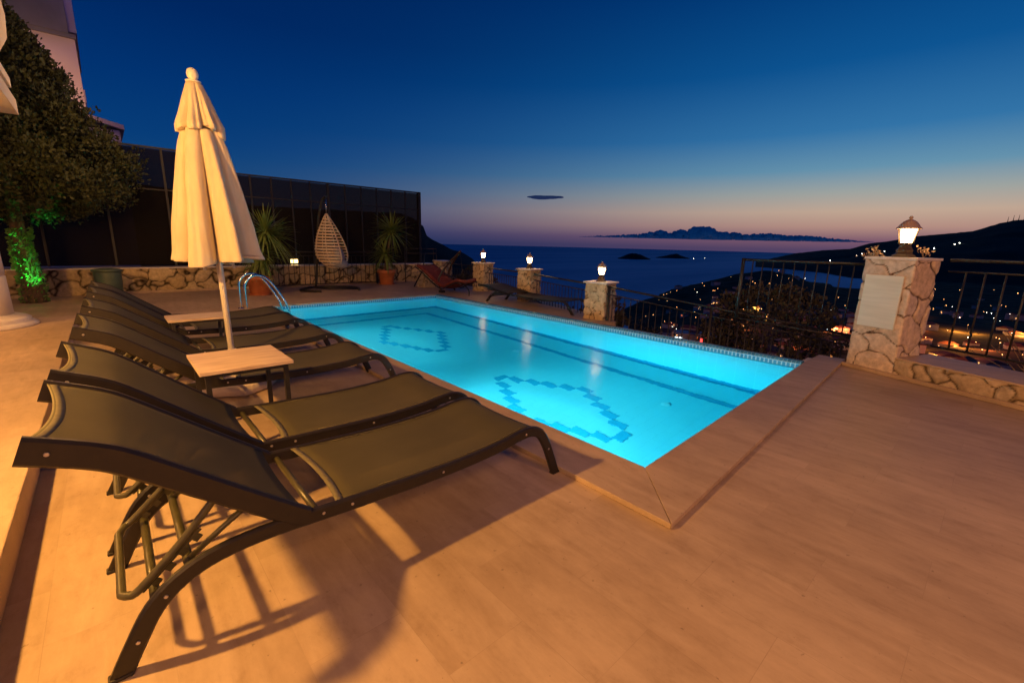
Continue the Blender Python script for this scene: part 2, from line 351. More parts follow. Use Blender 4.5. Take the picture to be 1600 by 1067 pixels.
mr = N(nt, 'ShaderNodeMapRange'); mr.inputs[1].default_value = .0; mr.inputs[2].default_value = 1.02; L(dt.outputs['Value'], mr.inputs[0])
pw = N(nt, 'ShaderNodeMath', operation='POWER'); pw.inputs[1].default_value = 3.3; L(mr.outputs[0], pw.inputs[0])
S = 1 / .7
def skyramp(pts):
    r = ramp(nt, [(max(0, z) * S, lin(c)) for z, c in pts], 'B_SPLINE' if False else 'EASE'); r.color_ramp.interpolation = 'LINEAR'
    return r
zz = N(nt, 'ShaderNodeMath', operation='MULTIPLY'); zz.inputs[1].default_value = S; L(sp.outputs[2], zz.inputs[0])
warm = skyramp([(0, (88, 68, 100)), (.018, (128, 90, 108)), (.042, (184, 144, 130)), (.068, (198, 170, 148)), (.10, (164, 168, 162)), (.14, (104, 150, 176)), (.20, (52, 118, 170)), (.30, (14, 86, 148)), (.42, (2, 60, 122)), (.60, (0, 38, 98))])
cool = skyramp([(0, (16, 46, 90)), (.03, (26, 58, 104)), (.06, (32, 68, 114)), (.10, (18, 70, 122)), (.16, (6, 60, 120)), (.25, (1, 50, 112)), (.35, (0, 38, 96)), (.55, (0, 28, 78)), (.68, (0, 24, 68))])
L(zz.outputs[0], warm.inputs[0]); L(zz.outputs[0], cool.inputs[0])
mx = N(nt, 'ShaderNodeMix', data_type='RGBA'); L(pw.outputs[0], mx.inputs[0]); L(cool.outputs[0], mx.inputs[6]); L(warm.outputs[0], mx.inputs[7])
L(mx.outputs[2], bg.inputs[0]); bg.inputs[1].default_value = 1.0

# ---------------------------------------------------------------- terrace, pool, water
deck = MB()
deck.prism([(-6, -6), (2.19, -6), (2.19, 14.4), (-6, 14.4)], -3, 0)
deck.prism([(2.19, -6), (3.46, -6), (6.24, 1.08), (6.42, 1.34), (5.9, 1.36), (2.19, 1.19)], -3, 0)
deck.prism([(2.19, 9.26), (6.03, 9.26), (7.9, 9.26), (8.6, 12.6), (8.6, 14.4), (2.19, 14.4)], -3, 0)
deck.prism([(5.975, 4.55), (6.5, 4.45), (7.5, 7.0), (7.9, 9.26), (5.975, 9.26)], -3, 0)
tag(deck.build('pool_deck', 'deck'), kind='structure')
PX0, PX1, PY1 = 2.2, 5.86, 9.25
def ry(x): return 1.23 + (x - 2.2) * .0465      # slightly skewed right edge
cp = MB()
def rimbox(mb, poly, z0, z1): mb.prism(poly, z0, z1)
cp.prism([(1.81, .85), (2.2, ry(2.2)), (2.2, 9.26), (1.81, 9.62)], .002, .032)
cp.prism([(1.812, .848), (6.46, 1.13), (6.46, 1.40), (5.86, ry(5.86)), (2.202, ry(2.2) - .001)], .002, .0325)
cp.prism([(1.812, 9.62), (2.202, 9.26), (6.03, 9.262), (6.03, 9.52), (5.9, 9.6)], .002, .03)
cpo = cp.build('pool_coping', 'coping', bevel=.0035); tag(cpo, kind='structure')
D = -1.4; WZ = -.055
b = MB()
b.add([(PX0, ry(PX0), D), (PX1, ry(PX1), D), (PX1, PY1, D), (PX0, PY1, D)], [(0, 1, 2, 3)])
basin = b.build('pool_basin', 'pool_floor'); tag(basin, kind='structure')
b = MB(); zt = -.10
cr = [(PX0, ry(PX0)), (PX1, ry(PX1)), (PX1, PY1), (PX0, PY1)]
for i in range(4):
    (x0, y0), (x1, y1) = cr[i], cr[(i + 1) % 4]
    b.add([(x0, y0, D), (x0, y0, zt), (x1, y1, zt), (x1, y1, D)], [(0, 1, 2, 3)])
b.build('basin_wall', 'pool_wall', basin)
b = MB()
for i in range(4):
    (x0, y0), (x1, y1) = cr[i], cr[(i + 1) % 4]; top = 0.0 if i in (1,) else .003
    b.add([(x0, y0, zt), (x0, y0, top), (x1, y1, top), (x1, y1, zt)], [(0, 1, 2, 3)])
b.build('waterline_tiles', 'mosaic', basin)
b = MB()
for i in (1, 2):
    (x0, y0), (x1, y1) = cr[i], cr[(i + 1) % 4]; q_ = lambda x, y: (x - (.003 if x > 5 else 0), y - (.003 if y > 9 else 0))
    (x0, y0), (x1, y1) = q_(x0, y0), q_(x1, y1); b.add([(x0, y0, WZ - .040), (x0, y0, WZ + .004), (x1, y1, WZ + .004), (x1, y1, WZ - .040)], [(0, 1, 2, 3)])
b.build('waterline_strip', 'pool_dark', basin)
b = MB(); q = .055; z = D + .004
def frame_ring(mb, ins, wd, z):
    o = [(PX0 + ins, ry(PX0) + ins), (PX1 - ins, ry(PX1) + ins), (PX1 - ins, PY1 - ins), (PX0 + ins, PY1 - ins)]
    i_ = [(PX0 + ins + wd, ry(PX0) + ins + wd), (PX1 - ins - wd, ry(PX1) + ins + wd), (PX1 - ins - wd, PY1 - ins - wd), (PX0 + ins + wd, PY1 - ins - wd)]
    mb.add([(x, y, z) for x, y in o + i_], [(k, (k + 1) % 4, (k + 1) % 4 + 4, k + 4) for k in range(4)])
for ins_ in (.60, .004):
    X = PX1 - ins_; Y = PY1 - ins_; wd_ = .11 if ins_ > .1 else .09
    b.add([(X - wd_, ry(X) + .01, z), (X, ry(X) + .01, z), (X, Y, z), (X - wd_, Y, z)], [(0, 1, 2, 3)])
    b.add([(PX0 + .01, Y - wd_, z), (X - wd_ - .001, Y - wd_, z), (X - wd_ - .001, Y, z), (PX0 + .01, Y, z)], [(0, 1, 2, 3)])
for i in (1, 2):
    (x0, y0), (x1, y1) = cr[i], cr[(i + 1) % 4]; cxm, cym = 4.03, 5.2
    def ins(x, y): return (x + (.004 if x < cxm else -.004), y + (.004 if y < cym else -.004))
    (x0, y0), (x1, y1) = ins(x0, y0), ins(x1, y1)
    b.add([(x0, y0, D + .004), (x0, y0, D + .09), (x1, y1, D + .09), (x1, y1, D + .004)], [(0, 1, 2, 3)])
b.build('dark_tile_line', 'pool_dark', basin)
def tile_ring(x0, y0):
    mb = MB(); sx, sy = .11, .205; T = []
    for k in range(5): T.append((.11 + k * sx, -.17 - k * sy, 0))
    ex, ey = T[-1][0], T[-1][1]
    for k in range(1, 5): T.append((ex - k * sx, ey - k * sy, 0))
    ex, ey = T[-1][0], T[-1][1]; T.append((ex - .175, ey - .17, 1))
    fx, fy = ex - .175 - .165, ey - .17 + .14
    for k in range(5): T.append((fx - k * .088, fy + k * .205, 0))
    gx, gy = T[-1][0], T[-1][1]
    for k in range(1, 5): T.append((gx + k * .11, gy + k * .205, 0))
    T.append((0, 0, 1))
    for tx, ty, sw in T:
        w_, h_ = (.062, .105) if not sw else (.10, .06)
        mb.box(x0 + tx - w_, x0 + tx + w_, y0 + ty - h_, y0 + ty + h_, D + .001, D + .0045)
    return mb
tile_ring(3.775, 4.34).build('tile_pattern', 'pool_dark', basin)
tile_ring(3.872, 7.83).build('tile_pattern', 'pool_dark', basin)
for x, y in ((4.71, 2.44), (4.74, 5.11), (4.78, 7.8)):
    mb = MB(); mb.lathe([(.001, D + .008), (.04, D + .008), (.055, D + .006), (.06, D + .002)], 20, (x, y), cap=False); mb.build('floor_inlet', 'fixture', basin)
LAMPY = (3.05, 6.75)
for y in LAMPY:
    mb = MB(); pth = [(PX0 + .004, y, -.62), (PX0 + .035, y, -.62)]; mb.tube(pth, .13, 20); lo = mb.build('pool_lamp', 'fixture', basin)
    mb = MB(); mb.tube([(PX0 + .036, y, -.62), (PX0 + .041, y, -.62)], .09, 20); mb.build('lamp_glass', 'lamp_white', lo)
# rim wall on the view side
b = MB(); prf = [(5.866, -3), (5.866, .0)] + [(5.866 + .032 * (1 - math.cos(PI / 2 * k / 8)), .0 + .030 * math.sin(PI / 2 * k / 8)) for k in range(1, 9)] + [(5.95, .0295), (5.968, .022), (5.972, .0), (5.972, -3)]
vs = [(x, y, z_) for y in (1.425, 9.255) for x, z_ in prf]; n_ = len(prf)
b.add(vs, [(i, i + 1, n_ + i + 1, n_ + i) for i in range(n_ - 1)], True); b.add(vs, [tuple(range(n_))[::-1], tuple(range(n_, 2 * n_))])
tag(b.build('pool_rim_wall', 'mosaic_top'), kind='structure')
b = MB(); b.prism([(6.031, 1.30), (6.42, 1.34), (6.42, 1.5), (6.031, 1.5)], -3, -.02)
tag(b.build('terrace_side_wall', 'plaster'), kind='structure')
# the water body
b = MB(); e = .004
b.prism([(PX0 - e, ry(PX0) - e), (PX1 + e, ry(PX1) - e), (PX1 + e, PY1 + e), (PX0 - e, PY1 + e)], D - .02, WZ)
wo = b.build('pool_water', 'water'); tag(wo, kind='structure')
# raised house terrace at the left, with its step
b = MB(); b.prism([(-9, -6), (-.42, -6), (-.42, 8.75), (-9, 9.15)], .002, .15)
tag(b.build('raised_terrace', 'terrace', bevel=.006), kind='structure')

# ---------------------------------------------------------------- loungers
W_ = .612
def lounger(label, loc, rz=0, back=0.0, mirror=False):
    t = empty('sun_lounger', loc, rz); tag(t, label, 'sun lounger')
    SEAT = smoothpath([(0, 0, 0), (.045, 0, .09), (.10, 0, .185), (.175, 0, .25), (.28, 0, .288), (.45, 0, .30), (.75, 0, .287), (1.15, 0, .277), (1.45, 0, .288), (1.62, 0, .310), (1.71, 0, .312), (1.775, 0, .282), (1.825, 0, .21), (1.87, 0, .11), (1.915, 0, 0)], 4)
    ang = back
    BACK = smoothpath([(.550, 0, .288), (.40, 0, .408), (.22, 0, .557), (.095, 0, .660), (.035, 0, .698), (-.035, 0, .729), (-.10, 0, .754)], 4)
    cs, sn = math.cos(ang), math.sin(ang)
    def rb(p):
        d = Vector(p) - Vector((.55, p[1], .288)); return Vector((.55 + d.x * cs - d.z * sn, p[1], .288 + d.x * sn + d.z * cs))
    BACK = [rb(p) for p in BACK]
    for yy in (.0125, W_ - .0125):
        MB().bar([(p.x, yy, p.z) for p in SEAT], .026, .056).build('side_rail', 'frame', t)
        MB().bar([(p.x, yy, p.z + .012) for p in BACK], .030, .076).build('back_rail', 'frame', t)
    # seat sling
    def sling(path, sag, name, end_sag=0, lift=.022):
        n = 16; mb = MB(); vs = []; k = len(path)
        for i, p in enumerate(path):
            tt = (path[min(i + 1, k - 1)] - path[max(i - 1, 0)]).normalized(); nn = Vector((-tt.z, 0, tt.x)); nn = nn if nn.z > 0 else -nn
            e_ = end_sag * max(0, 1 - (i if name == 'seat_sling' else k - 1 - i) / 5.0)
            for j in range(n + 1):
                u = j / n; s4 = 4 * u * (1 - u); y = .022 + (W_ - .044) * u
                q = p + nn * (lift - sag * s4); q = Vector((q.x, 0, q.z))
                # ends pull inwards under tension
                dirn = tt if i < k / 2 else -tt
                q = q + dirn * (e_ * s4)
                vs.append((q.x, y, q.z))
        fs = [(i * (n + 1) + j, (i + 1) * (n + 1) + j, (i + 1) * (n + 1) + j + 1, i * (n + 1) + j + 1) for i in range(k - 1) for j in range(n)]
        mb.add(vs, fs, True); o = mb.build(name, 'sling', t)
        so = o.modifiers.new('solid', 'SOLIDIFY'); so.thickness = .003
        for yy_ in (.040, W_ - .040):
            st = MB(); k0 = 2; pts_ = []
            for i in range(k0, k - 2):
                u_ = (yy_ - .022) / (W_ - .044) * n; j0 = int(u_); f_ = u_ - j0; a = Vector(vs[i * (n + 1) + j0]); c = Vector(vs[i * (n + 1) + j0 + 1]); pts_.append(a.lerp(c, f_) + Vector((0, 0, .0025)))
            st.tube(pts_, .0016, 5); st.build('side_seam', 'hem', o)
        for row, sgn in (((0, 1),) if name == 'seat_sling' else ((k - 1, -1),)):
            hm = MB(); hv = []
            i2 = row + sgn
            for j in range(n + 1):
                a = Vector(vs[row * (n + 1) + j]); c = Vector(vs[i2 * (n + 1) + j]); dv = (c - a).normalized()
                hv += [a - dv * .003 + Vector((0, 0, .002)), a + dv * .026 + Vector((0, 0, .0035))]
            hm.add(hv, [(2 * j, 2 * j + 1, 2 * j + 3, 2 * j + 2) for j in range(n)], True); h = hm.build('hem', 'hem', o)
            so = h.modifiers.new('solid', 'SOLIDIFY'); so.thickness = .0015; so.offset = 0
        return o
    sp_ = [p for p in SEAT if .64 < p.x < 1.73]
    sling([Vector(p) for p in sp_], .010, 'seat_sling', .028)
    sling([Vector(p) + Vector((0, 0, .012)) for p in BACK[1:-1]], .013, 'back_sling', .032, .027)
    # rivets on the outer faces
    def rivet(x, z, yy):
        mb = MB(); s = -1 if yy < .3 else 1; mb.tube([(x, yy, z), (x, yy + s * .003, z)], [.0065, .005], 10); r = mb.build('rivet', 'screw', t)
    for yy in (-.001, W_ + .001):
        for x, z in ((.05, .10), (.13, .215), (.61, .297), (.72, .291), (1.14, .279), (1.66, .312), (1.84, .175)): rivet(x, z, yy)
    for yy in (-.004, W_ + .004):
        q = rb((-.05, 0, .748)); rivet(q.x, q.z, yy)
    # cross tubes and feet
    for x, z, r in ((.105, .185, .014), (.20, .262, .014), (.60, .285, .014), (1.64, .285, .014)):
        MB().tube([(x, .02, z), (x, W_ - .02, z)], r, 10).build('cross_tube', 'tube', t)
    for x in (.0, 1.915):
        for yy in (.0125, W_ - .0125):
            mb = MB(); s = 1 if x < 1 else -1
            mb.box(x - .030, x + .030, yy - .017, yy + .017, -.001, .012); mb.build('foot', 'frame', t, bevel=.004)
    # swinging prop: one bent tube with a cross bar, and the toothed rack it sits in
    a0 = rb((.30, 0, .470)); y0, y1 = .075, W_ - .075
    def arm(y): return [(a0.x, y, a0.z - .01), (.19, y, .335), (.05, y, .212)]
    pth = smoothpath([(a0.x, y0, a0.z - .01), (.19, y0, .335), (.075, y0, .225), (.045, y0 + .012, .208), (.028, y0 + .04, .200)], 4) + smoothpath([(.028, y1 - .04, .200), (.045, y1 - .012, .208), (.075, y1, .225), (.19, y1, .335), (a0.x, y1, a0.z - .01)], 4)
    MB().tube(pth, .0125, 10).build('prop_frame', 'tube', t)
    for y in (y0, y1):
        mb = MB()
        for k in range(4):
            u = .12 + k * .2; p0 = Vector((.075, y, .225)).lerp(Vector((.27, y, .40)), u)
            mb.box(-.012, .012, -.004, .004, -.034, -.006, Matrix.Translation(p0) @ Matrix.Rotation(-.72, 4, 'Y'))
        mb.bar([(.075, y, .213), (.24, y, .362)], .006, .018); mb.build('toothed_rack', 'tube', t)
        MB().tube([(.43, y, .42), (.30, y, .335), (.205, y, .268)], .010, 8).build('prop_strut', 'tube', t)
    return t
g = 'sun loungers in the row along the pool'
LS = [('nearest olive mesh sun lounger of the poolside row, seen at full length in the foreground', 1.556, -.126, 0),
      ('second olive mesh sun lounger from the camera, close beside the nearest one', 2.275, -.122, -.01),
      ('olive mesh sun lounger just behind the larger side table, parasol pole at its far side', 3.53, -.085, .045),
      ('olive mesh sun lounger between the parasol pole and the farther side table', 4.60, -.07, .055),
      ('olive mesh sun lounger directly beyond the farther side table', 5.68, -.06, .05),
      ('farthest olive mesh sun lounger of the poolside row, nearest the pool ladder', 6.35, -.05, .05)]
for lb, y, x, bk in LS:
    t = lounger(lb, (x, y, 0), 0, bk); t['group'] = g
t = lounger('brown mesh sun lounger alone on the far side of the pool before the pillars', (6.27, 7.78, 0), R(-88), .42)
t.scale = (1.28, 1, .74)
t['group'] = 'sun loungers'

# ---------------------------------------------------------------- side tables
def side_table(label, x0, x1, y0, y1, z):
    t = empty('side_table', ((x0 + x1) / 2, (y0 + y1) / 2, 0)); tag(t, label, 'side table', 'stone topped side tables between the loungers')
    a, b_ = (x1 - x0) / 2, (y1 - y0) / 2
    MB().box(-a, a, -b_, b_, z - .022, z).build('table_top', 'table_top', t, bevel=.002)
    for sx in (-1, 1):
        for sy in (-1, 1):
            X, Y = sx * (a - .04), sy * (b_ - .035); MB().box(X - .013, X + .013, Y - .013, Y + .013, 0, z - .046).build('leg', 'iron', t)
    fr = MB()
    for sy in (-1, 1): fr.box(-a + .027, a - .027, sy * (b_ - .035) - .0125, sy * (b_ - .035) + .0125, z - .0455, z - .0225)
    for sx in (-1, 1): fr.box(sx * (a - .04) - .0125, sx * (a - .04) + .0125, -b_ + .048, b_ - .048, z - .0455, z - .0225)
    fr.build('table_frame', 'iron', t)
side_table('pale stone side table on black legs, the nearer and larger looking of the two', .305, .80, 2.93, 3.46, .545)
side_table('pale stone side table on black legs, the farther one, behind the parasol pole', .36, .86, 5.25, 5.63, .50)

# ---------------------------------------------------------------- closed umbrella
um = empty('parasol', (.715, 4.40, 0)); tag(um, 'closed cream parasol on a white pole between the sun loungers', 'parasol')
ax = lambda z: (-.020 * z + 0, .004 * z)
MB().tube([(ax(z)[0], ax(z)[1], z) for z in (.07, 1.2, 2.40)], .024, 14).build('pole', 'white_metal', um)
sb = MB(); sb.lathe([(.03, .07), (.034, .08), (.034, .34), (.028, .345)], 14); so_ = sb.build('sleeve', 'white_metal', um)
bs = MB(); bs.lathe([(.30, .0), (.335, .01), (.345, .05), (.33, .085), (.24, .10), (.10, .105), (.04, .11)], 8, fn=lambda a, z: 1 + .06 * math.cos(4 * a)); bs.build('base', 'white_plastic', um, bevel=.008)
def canopy(prof, pleats, depth, seed, name, par, mat='umbrella', lowz=None, hemw=0):
    n = 144; vs = []; rnd = random.Random(seed)
    ph = [rnd.uniform(-.35, .35) for _ in range(pleats)]; am = [rnd.uniform(.6, 1.35) for _ in range(pleats)]; lw = [rnd.uniform(-1, 1) for _ in range(pleats)]
    zt, zb = prof[0][1], prof[-1][1]
    for i, (r, z) in enumerate(prof):
        u = (zt - z) / (zt - zb)
        for j in range(n):
            a = 2 * PI * j / n; f = a / (2 * PI) * pleats; k = int(f) % pleats; fr = f - int(f)
            a2 = ph[k] * .25 * math.sin(PI * fr)
            fold = abs(math.sin(PI * (fr + a2 * .3))) ** .62         # sharp valley, round ridge
            fold = fold - .16 * math.exp(-((fr - .5 - ph[k] * .6) / .10) ** 2) * min(1, u * 2)
            dd = depth * am[k] * min(1, .25 + u * 1.1)
            rr = r * (1 - dd + dd * fold) + r * .03 * math.sin(a * 3 + z * 4) - r * .055 * min(1, u * 1.4) * abs(math.sin(a * pleats * 1.5 + ph[k] + z * .8)) ** 3 + .004 * noise.noise(Vector((a * 6, z * 5, seed)))
            if u > .97: zz_ = z + hemw * (lw[k] * .5 + .5 * math.sin(a * 2 + seed)) - .02 * fold
            else: zz_ = z
            cx, cy = ax(z); vs.append((cx + rr * math.cos(a), cy + rr * math.sin(a), zz_))
    k_ = len(prof); fs = [(i * n + j, (i + 1) * n + j, (i + 1) * n + (j + 1) % n, i * n + (j + 1) % n) for i in range(k_ - 1) for j in range(n)]
    o = MB().add(vs, fs, True).build(name, mat, par); s = o.modifiers.new('solid', 'SOLIDIFY'); s.thickness = .003
    return o
def resamp(p, n):
    out = []
    for i in range(len(p) - 1):
        for k in range(n): u = k / n; out.append((p[i][0] * (1 - u) + p[i + 1][0] * u, p[i][1] * (1 - u) + p[i + 1][1] * u))
    return out + [p[-1]]
canopy(resamp([(.055, 2.12), (.13, 2.09), (.165, 1.99), (.205, 1.83), (.255, 1.60), (.30, 1.38), (.325, 1.18), (.345, 1.10)], 6), 7, .74, 3, 'canopy', um, hemw=.05)
canopy(resamp([(.035, 2.435), (.055, 2.42), (.095, 2.32), (.14, 2.20), (.175, 2.125), (.172, 2.095), (.15, 2.09), (.12, 2.10)], 5), 8, .42, 5, 'top_canopy', um, hemw=.045)
f = MB(); f.lathe([(.05, 2.43), (.052, 2.443), (.02, 2.450), (.036, 2.468), (.04, 2.493), (.033, 2.518), (.015, 2.533), (.002, 2.536)], 16, ax(2.5)); f.build('finial', 'white_metal', um)
for k in range(3):
    f = MB(); z0 = 1.03 - k * .012; a = k * 2.1 + .4; f.tube([(ax(1.1)[0] + .10 * math.cos(a), ax(1.1)[1] + .10 * math.sin(a), 1.2), (ax(1.1)[0] + .12 * math.cos(a), .12 * math.sin(a), z0)], .012, 8); f.build('rib', 'white_metal', um)

# ---------------------------------------------------------------- stone work
def stone_shell(name, poly, z0, z1, res, cell, seed, depth=.016, tones=((.46, .38, .28), (.62, .54, .42)), mort=(.13, .085, .05), parent=None, loc=(0, 0, 0), rz=0, top=True, thr=.10):
    """closed run of irregular stones round a polygon (ccw), stones standing proud of dark joints"""
    cum = []; n = len(poly); pts = []
    for i in range(n):
        a = Vector(poly[i]); b_ = Vector(poly[(i + 1) % n]); Ln = (b_ - a).length; k = max(2, int(Ln / res)); d = (b_ - a) / Ln; nn = Vector((d.y, -d.x))
        for j in range(k):
            p = a + d * (Ln * j / k)
            m_ = nn
            if j == 0:
                c = Vector(poly[i - 1]); d0 = (a - c).normalized(); m_ = (nn + Vector((d0.y, -d0.x))).normalized()
            pts.append((p, m_))
    nz = max(2, int((z1 - z0) / res)); vs = []; cl = []; off = Vector((seed * 3.1, seed * 1.7, seed * .9))
    for i in range(nz + 1):
        z = z0 + (z1 - z0) * i / nz
        for p, m_ in pts:
            q = Vector((p.x, p.y, z * 1.12)) / cell + off
            wv = noise.noise_vector(q * 2.2) * .22; ds, ps = noise.voronoi(q + wv); e_ = ds[1] - ds[0]
            h = min(1, max(0, (e_ - .02) / (thr * 1.6))); h = h * h * (3 - 2 * h)
            rg = noise.fractal(q * 3.0, 1.0, 2.0, 4) * .006 + noise.noise(ps[0] * 5) * .008
            dsp = (h * depth + rg * h) - depth * .4
            vs.append((p.x + m_.x * dsp, p.y + m_.y * dsp, z))
            tn = (noise.noise(ps[0] * 13.7) * .5 + .5); tn = min(1, max(0, tn * 1.5 - .25)); hu = noise.noise(ps[0] * 7.1 + Vector((5, 5, 5))) * .5
            sc_ = [tones[0][k] * (1 - tn) + tones[1][k] * tn for k in range(3)]; sc_ = [sc_[0] * (1 + .12 * hu), sc_[1], sc_[2] * (1 - .2 * hu)]
            g = min(1, max(0, (e_ - .015) / (thr * .6))); cl.append(tuple(mort[k] * (1 - g) + sc_[k] * g for k in range(3)) + (1,))
    m = len(pts); fs = [(i * m + j, i * m + (j + 1) % m, (i + 1) * m + (j + 1) % m, (i + 1) * m + j) for i in range(nz) for j in range(m)]
    if top: fs.append(tuple(nz * m + j for j in range(m)))
    me = bpy.data.meshes.new(name); me.from_pydata(vs, [], fs)
    ca = me.color_attributes.new('Col', 'FLOAT_COLOR', 'POINT'); ca.data.foreach_set('color', [c for t in cl for c in t])
    for p in me.polygons: p.use_smooth = len(p.vertices) == 4
    me.materials.append(M['stone']); o = bpy.data.objects.new(name, me); col.objects.link(o)
    if parent: o.parent = parent
    o.location = loc; o.rotation_euler.z = rz
    return o
def lantern(label, loc, rz=0.3, s=1.0):
    t = empty('lantern', loc, rz); tag(t, label, 'lantern', 'lit lanterns on the stone pillars')
    n = 6
    b_ = MB(); b_.lathe([(.105, 0), (.105, .018), (.085, .03), (.07, .05), (.075, .075), (.058, .10), (.05, .125), (.062, .14), (.07, .148)], n, smooth=False); b_.build('base', 'bronze', t)
    b_ = MB(); b_.lathe([(.048, .15), (.072, .29), (.072, .292)], n, smooth=False); b_.build('glass', 'lantern_glass', t)
    c = MB()
    for k in range(n):
        a = 2 * PI * k / n; c.tube([(.060 * math.cos(a), .060 * math.sin(a), .146), (.088 * math.cos(a), .088 * math.sin(a), .296)], .0048, 6)
    c.build('cage', 'bronze', t)
    r = MB(); r.lathe([(.100, .292), (.112, .296), (.108, .304), (.092, .318), (.078, .342), (.058, .366), (.034, .382), (.02, .388), (.012, .396), (.018, .404), (.018, .414), (.008, .424), (.002, .428)], 12, smooth=True); r.build('roof', 'roof_bronze', t)
    t.scale = (s, s, s); return t
M['bronze'] = noisy('bronze_paint', (.05, .035, .02), (.09, .065, .04), .5, 20, 4, bump=.2)
M['roof_bronze'] = noisy('lantern_roof_paint', (.35, .25, .20), (.45, .33, .27), .5, 20, 4, bump=.1)

# near pillar and low wall share a line turned about 21 degrees
wd = Vector((-.365, -.931)).normalized(); nd = Vector((.931, -.365)).normalized(); A = Vector((6.235, 1.07))
def wl(s, d): p = A + wd * s + nd * d; return (p.x, p.y)
pil = empty('stone_pillar', (0, 0, 0)); tag(pil, 'large stone pillar near the camera with a blank marble plaque and a lantern on top', 'pillar')
stone_shell('shaft', [wl(0, 0), wl(0, .40), wl(.46, .40), wl(.46, 0)][::-1], 0, 1.222, .011, .36, 11, .014, tones=((.62, .50, .38), (.80, .69, .56)), mort=(.11, .07, .045), parent=pil, thr=.032)
cpm = MB(); cpm.prism([wl(-.018, -.016), wl(-.018, .42), wl(.478, .42), wl(.478, -.016)][::-1], 1.223, 1.25); cpm.build('cap', 'marble', pil, bevel=.004)
pq = MB(); pq.prism([wl(.045, -.038), wl(.045, -.016), wl(.405, -.016), wl(.405, -.038)][::-1], .50, 1.06)
tag(pq.build('plaque', 'plaque', bevel=.003), 'blank pale marble plaque fixed to the near stone pillar', 'plaque')
lp = wl(.23, .20); lantern('lit lantern with a domed roof on the near stone pillar, closest of the lanterns', (lp[0], lp[1], 1.2505), .3)
lw = empty('stone_wall', (0, 0, 0)); tag(lw, 'low rubble stone wall running right from the near pillar at the terrace edge', 'wall')
stone_shell('masonry', [wl(.47, .0), wl(.47, .56), wl(2.6, .56), wl(2.6, .0)][::-1], 0, .20, .012, .24, 23, .02, tones=((.46, .36, .23), (.66, .54, .38)), mort=(.09, .06, .035), parent=lw, thr=.07)
c_ = MB(); c_.prism([wl(.468, -.012), wl(.468, .58), wl(2.6, .58), wl(2.6, -.012)][::-1], .2005, .218); c_.build('wall_top', 'terrace', lw, bevel=.003)
c_ = MB(); c_.prism([wl(-.03, -.045), wl(-.03, -.012), wl(2.6, -.012), wl(2.6, -.045)][::-1], .003, .045); c_.build('plinth', 'coping', lw, bevel=.004)

# far pillars
def far_pillar(label, x, y, w_, zt, zb, rz, seed, lab2):
    t = empty('stone_pillar', (x, y, 0), rz); tag(t, label, 'pillar', 'stone pillars of the terrace railing')
    h = w_ / 2; stone_shell('shaft', [(-h, -h), (h, -h), (h, h), (-h, h)], zb, zt - .03, .02, .17, seed, .02, parent=t, tones=((.52, .38, .20), (.82, .66, .42)), mort=(.08, .05, .025), thr=.07)
    MB().box(-h - .035, h + .035, -h - .035, h + .035, zt - .029, zt).build('cap', 'marble', t, bevel=.004)
    if lab2: lantern(lab2, (x, y, zt + .0005), .3 + seed, .84)
far_pillar('square stone pillar with a lantern, rightmost and nearest of the three beyond the pool', 6.55, 4.86, .40, .665, -1.2, R(8), 3, 'glowing lantern on the nearest of the three stone pillars beyond the pool')
far_pillar('square stone pillar with a lantern, middle one of the three beyond the pool', 7.2, 7.38, .38, .735, 0, R(6), 4, 'glowing lantern on the middle of the three stone pillars beyond the pool')
far_pillar('square stone pillar with a lantern, left and farthest of the three beyond the pool', 7.62, 9.62, .38, .765, 0, R(6), 5, 'glowing lantern on the farthest of the three stone pillars beyond the pool')
far_pillar('stone pillar without a lantern behind the red hanging seat', 8.05, 12.25, .40, .70, 0, R(8), 6, None)

# back wall
bw = empty('stone_wall', (0, 0, 0)); tag(bw, 'long rubble stone garden wall along the far end of the terrace', 'wall')
stone_shell('masonry', [(-6, 13.0), (8.2, 13.0), (8.2, 13.4), (-6, 13.4)], 0, .54, .021, .36, 31, .035, tones=((.44, .34, .18), (.66, .53, .32)), mort=(.025, .015, .008), parent=bw, thr=.15)
MB().box(-6, 8.22, 12.97, 13.44, .5405, .565).build('wall_cap', 'marble', bw)
MB().box(-.4, 8.1, 12.90, 12.965, .003, .05).build('plinth', 'coping', bw)
mb = stone_shell('stone_block', [(-.30, -.22), (.28, -.24), (.30, .22), (-.26, .24)], 0, .42, .025, .19, 41, .03, tones=((.45, .36, .24), (.62, .52, .38)), loc=(6.95, 11.3, 0), thr=.08)
tag(mb, 'low rough block of rubble stone beside the red hanging seat', 'stone block')

# ---------------------------------------------------------------- privacy screen
scr = empty('privacy_screen', (0, 13.7, 0)); tag(scr, 'tall dark mesh privacy screen on slim posts behind the stone wall', 'screen fence')
xs = [5.05 + .5 * k for k in range(7)] + [5.05 - .5 * k for k in range(1, 6)]; xs = sorted(xs)
ZR, ZL, XS = 2.86, 3.24, 2.35
def scr_panel(x0, x1, z1): MB().box(x0 + .012, x1 - .012, -.004, .004, .58, z1 - .03).build('mesh_panel', 'screen', scr)
allx = [-3.1 + 1.09 * k for k in range(5)] + [XS]
for i in range(len(allx) - 1): scr_panel(allx[i], allx[i + 1], ZL)
scr_panel(XS, xs[0], ZR)
for i in range(len(xs) - 1): scr_panel(xs[i], xs[i + 1], ZR)
for x in allx: r_w = .022; MB().box(x - r_w, x + r_w, -.03, -.006, .57, ZL).build('post', 'iron', scr)
for x in xs[:-1]: r_w = .02 if abs(x - 5.05) > .1 else .04; MB().box(x - r_w, x + r_w, -.03, -.006, .57, ZR).build('post', 'iron', scr)
MB().box(xs[-1] - .03, xs[-1] + .06, -.06, .06, 0, ZR + .02).build('end_post', 'iron', scr)
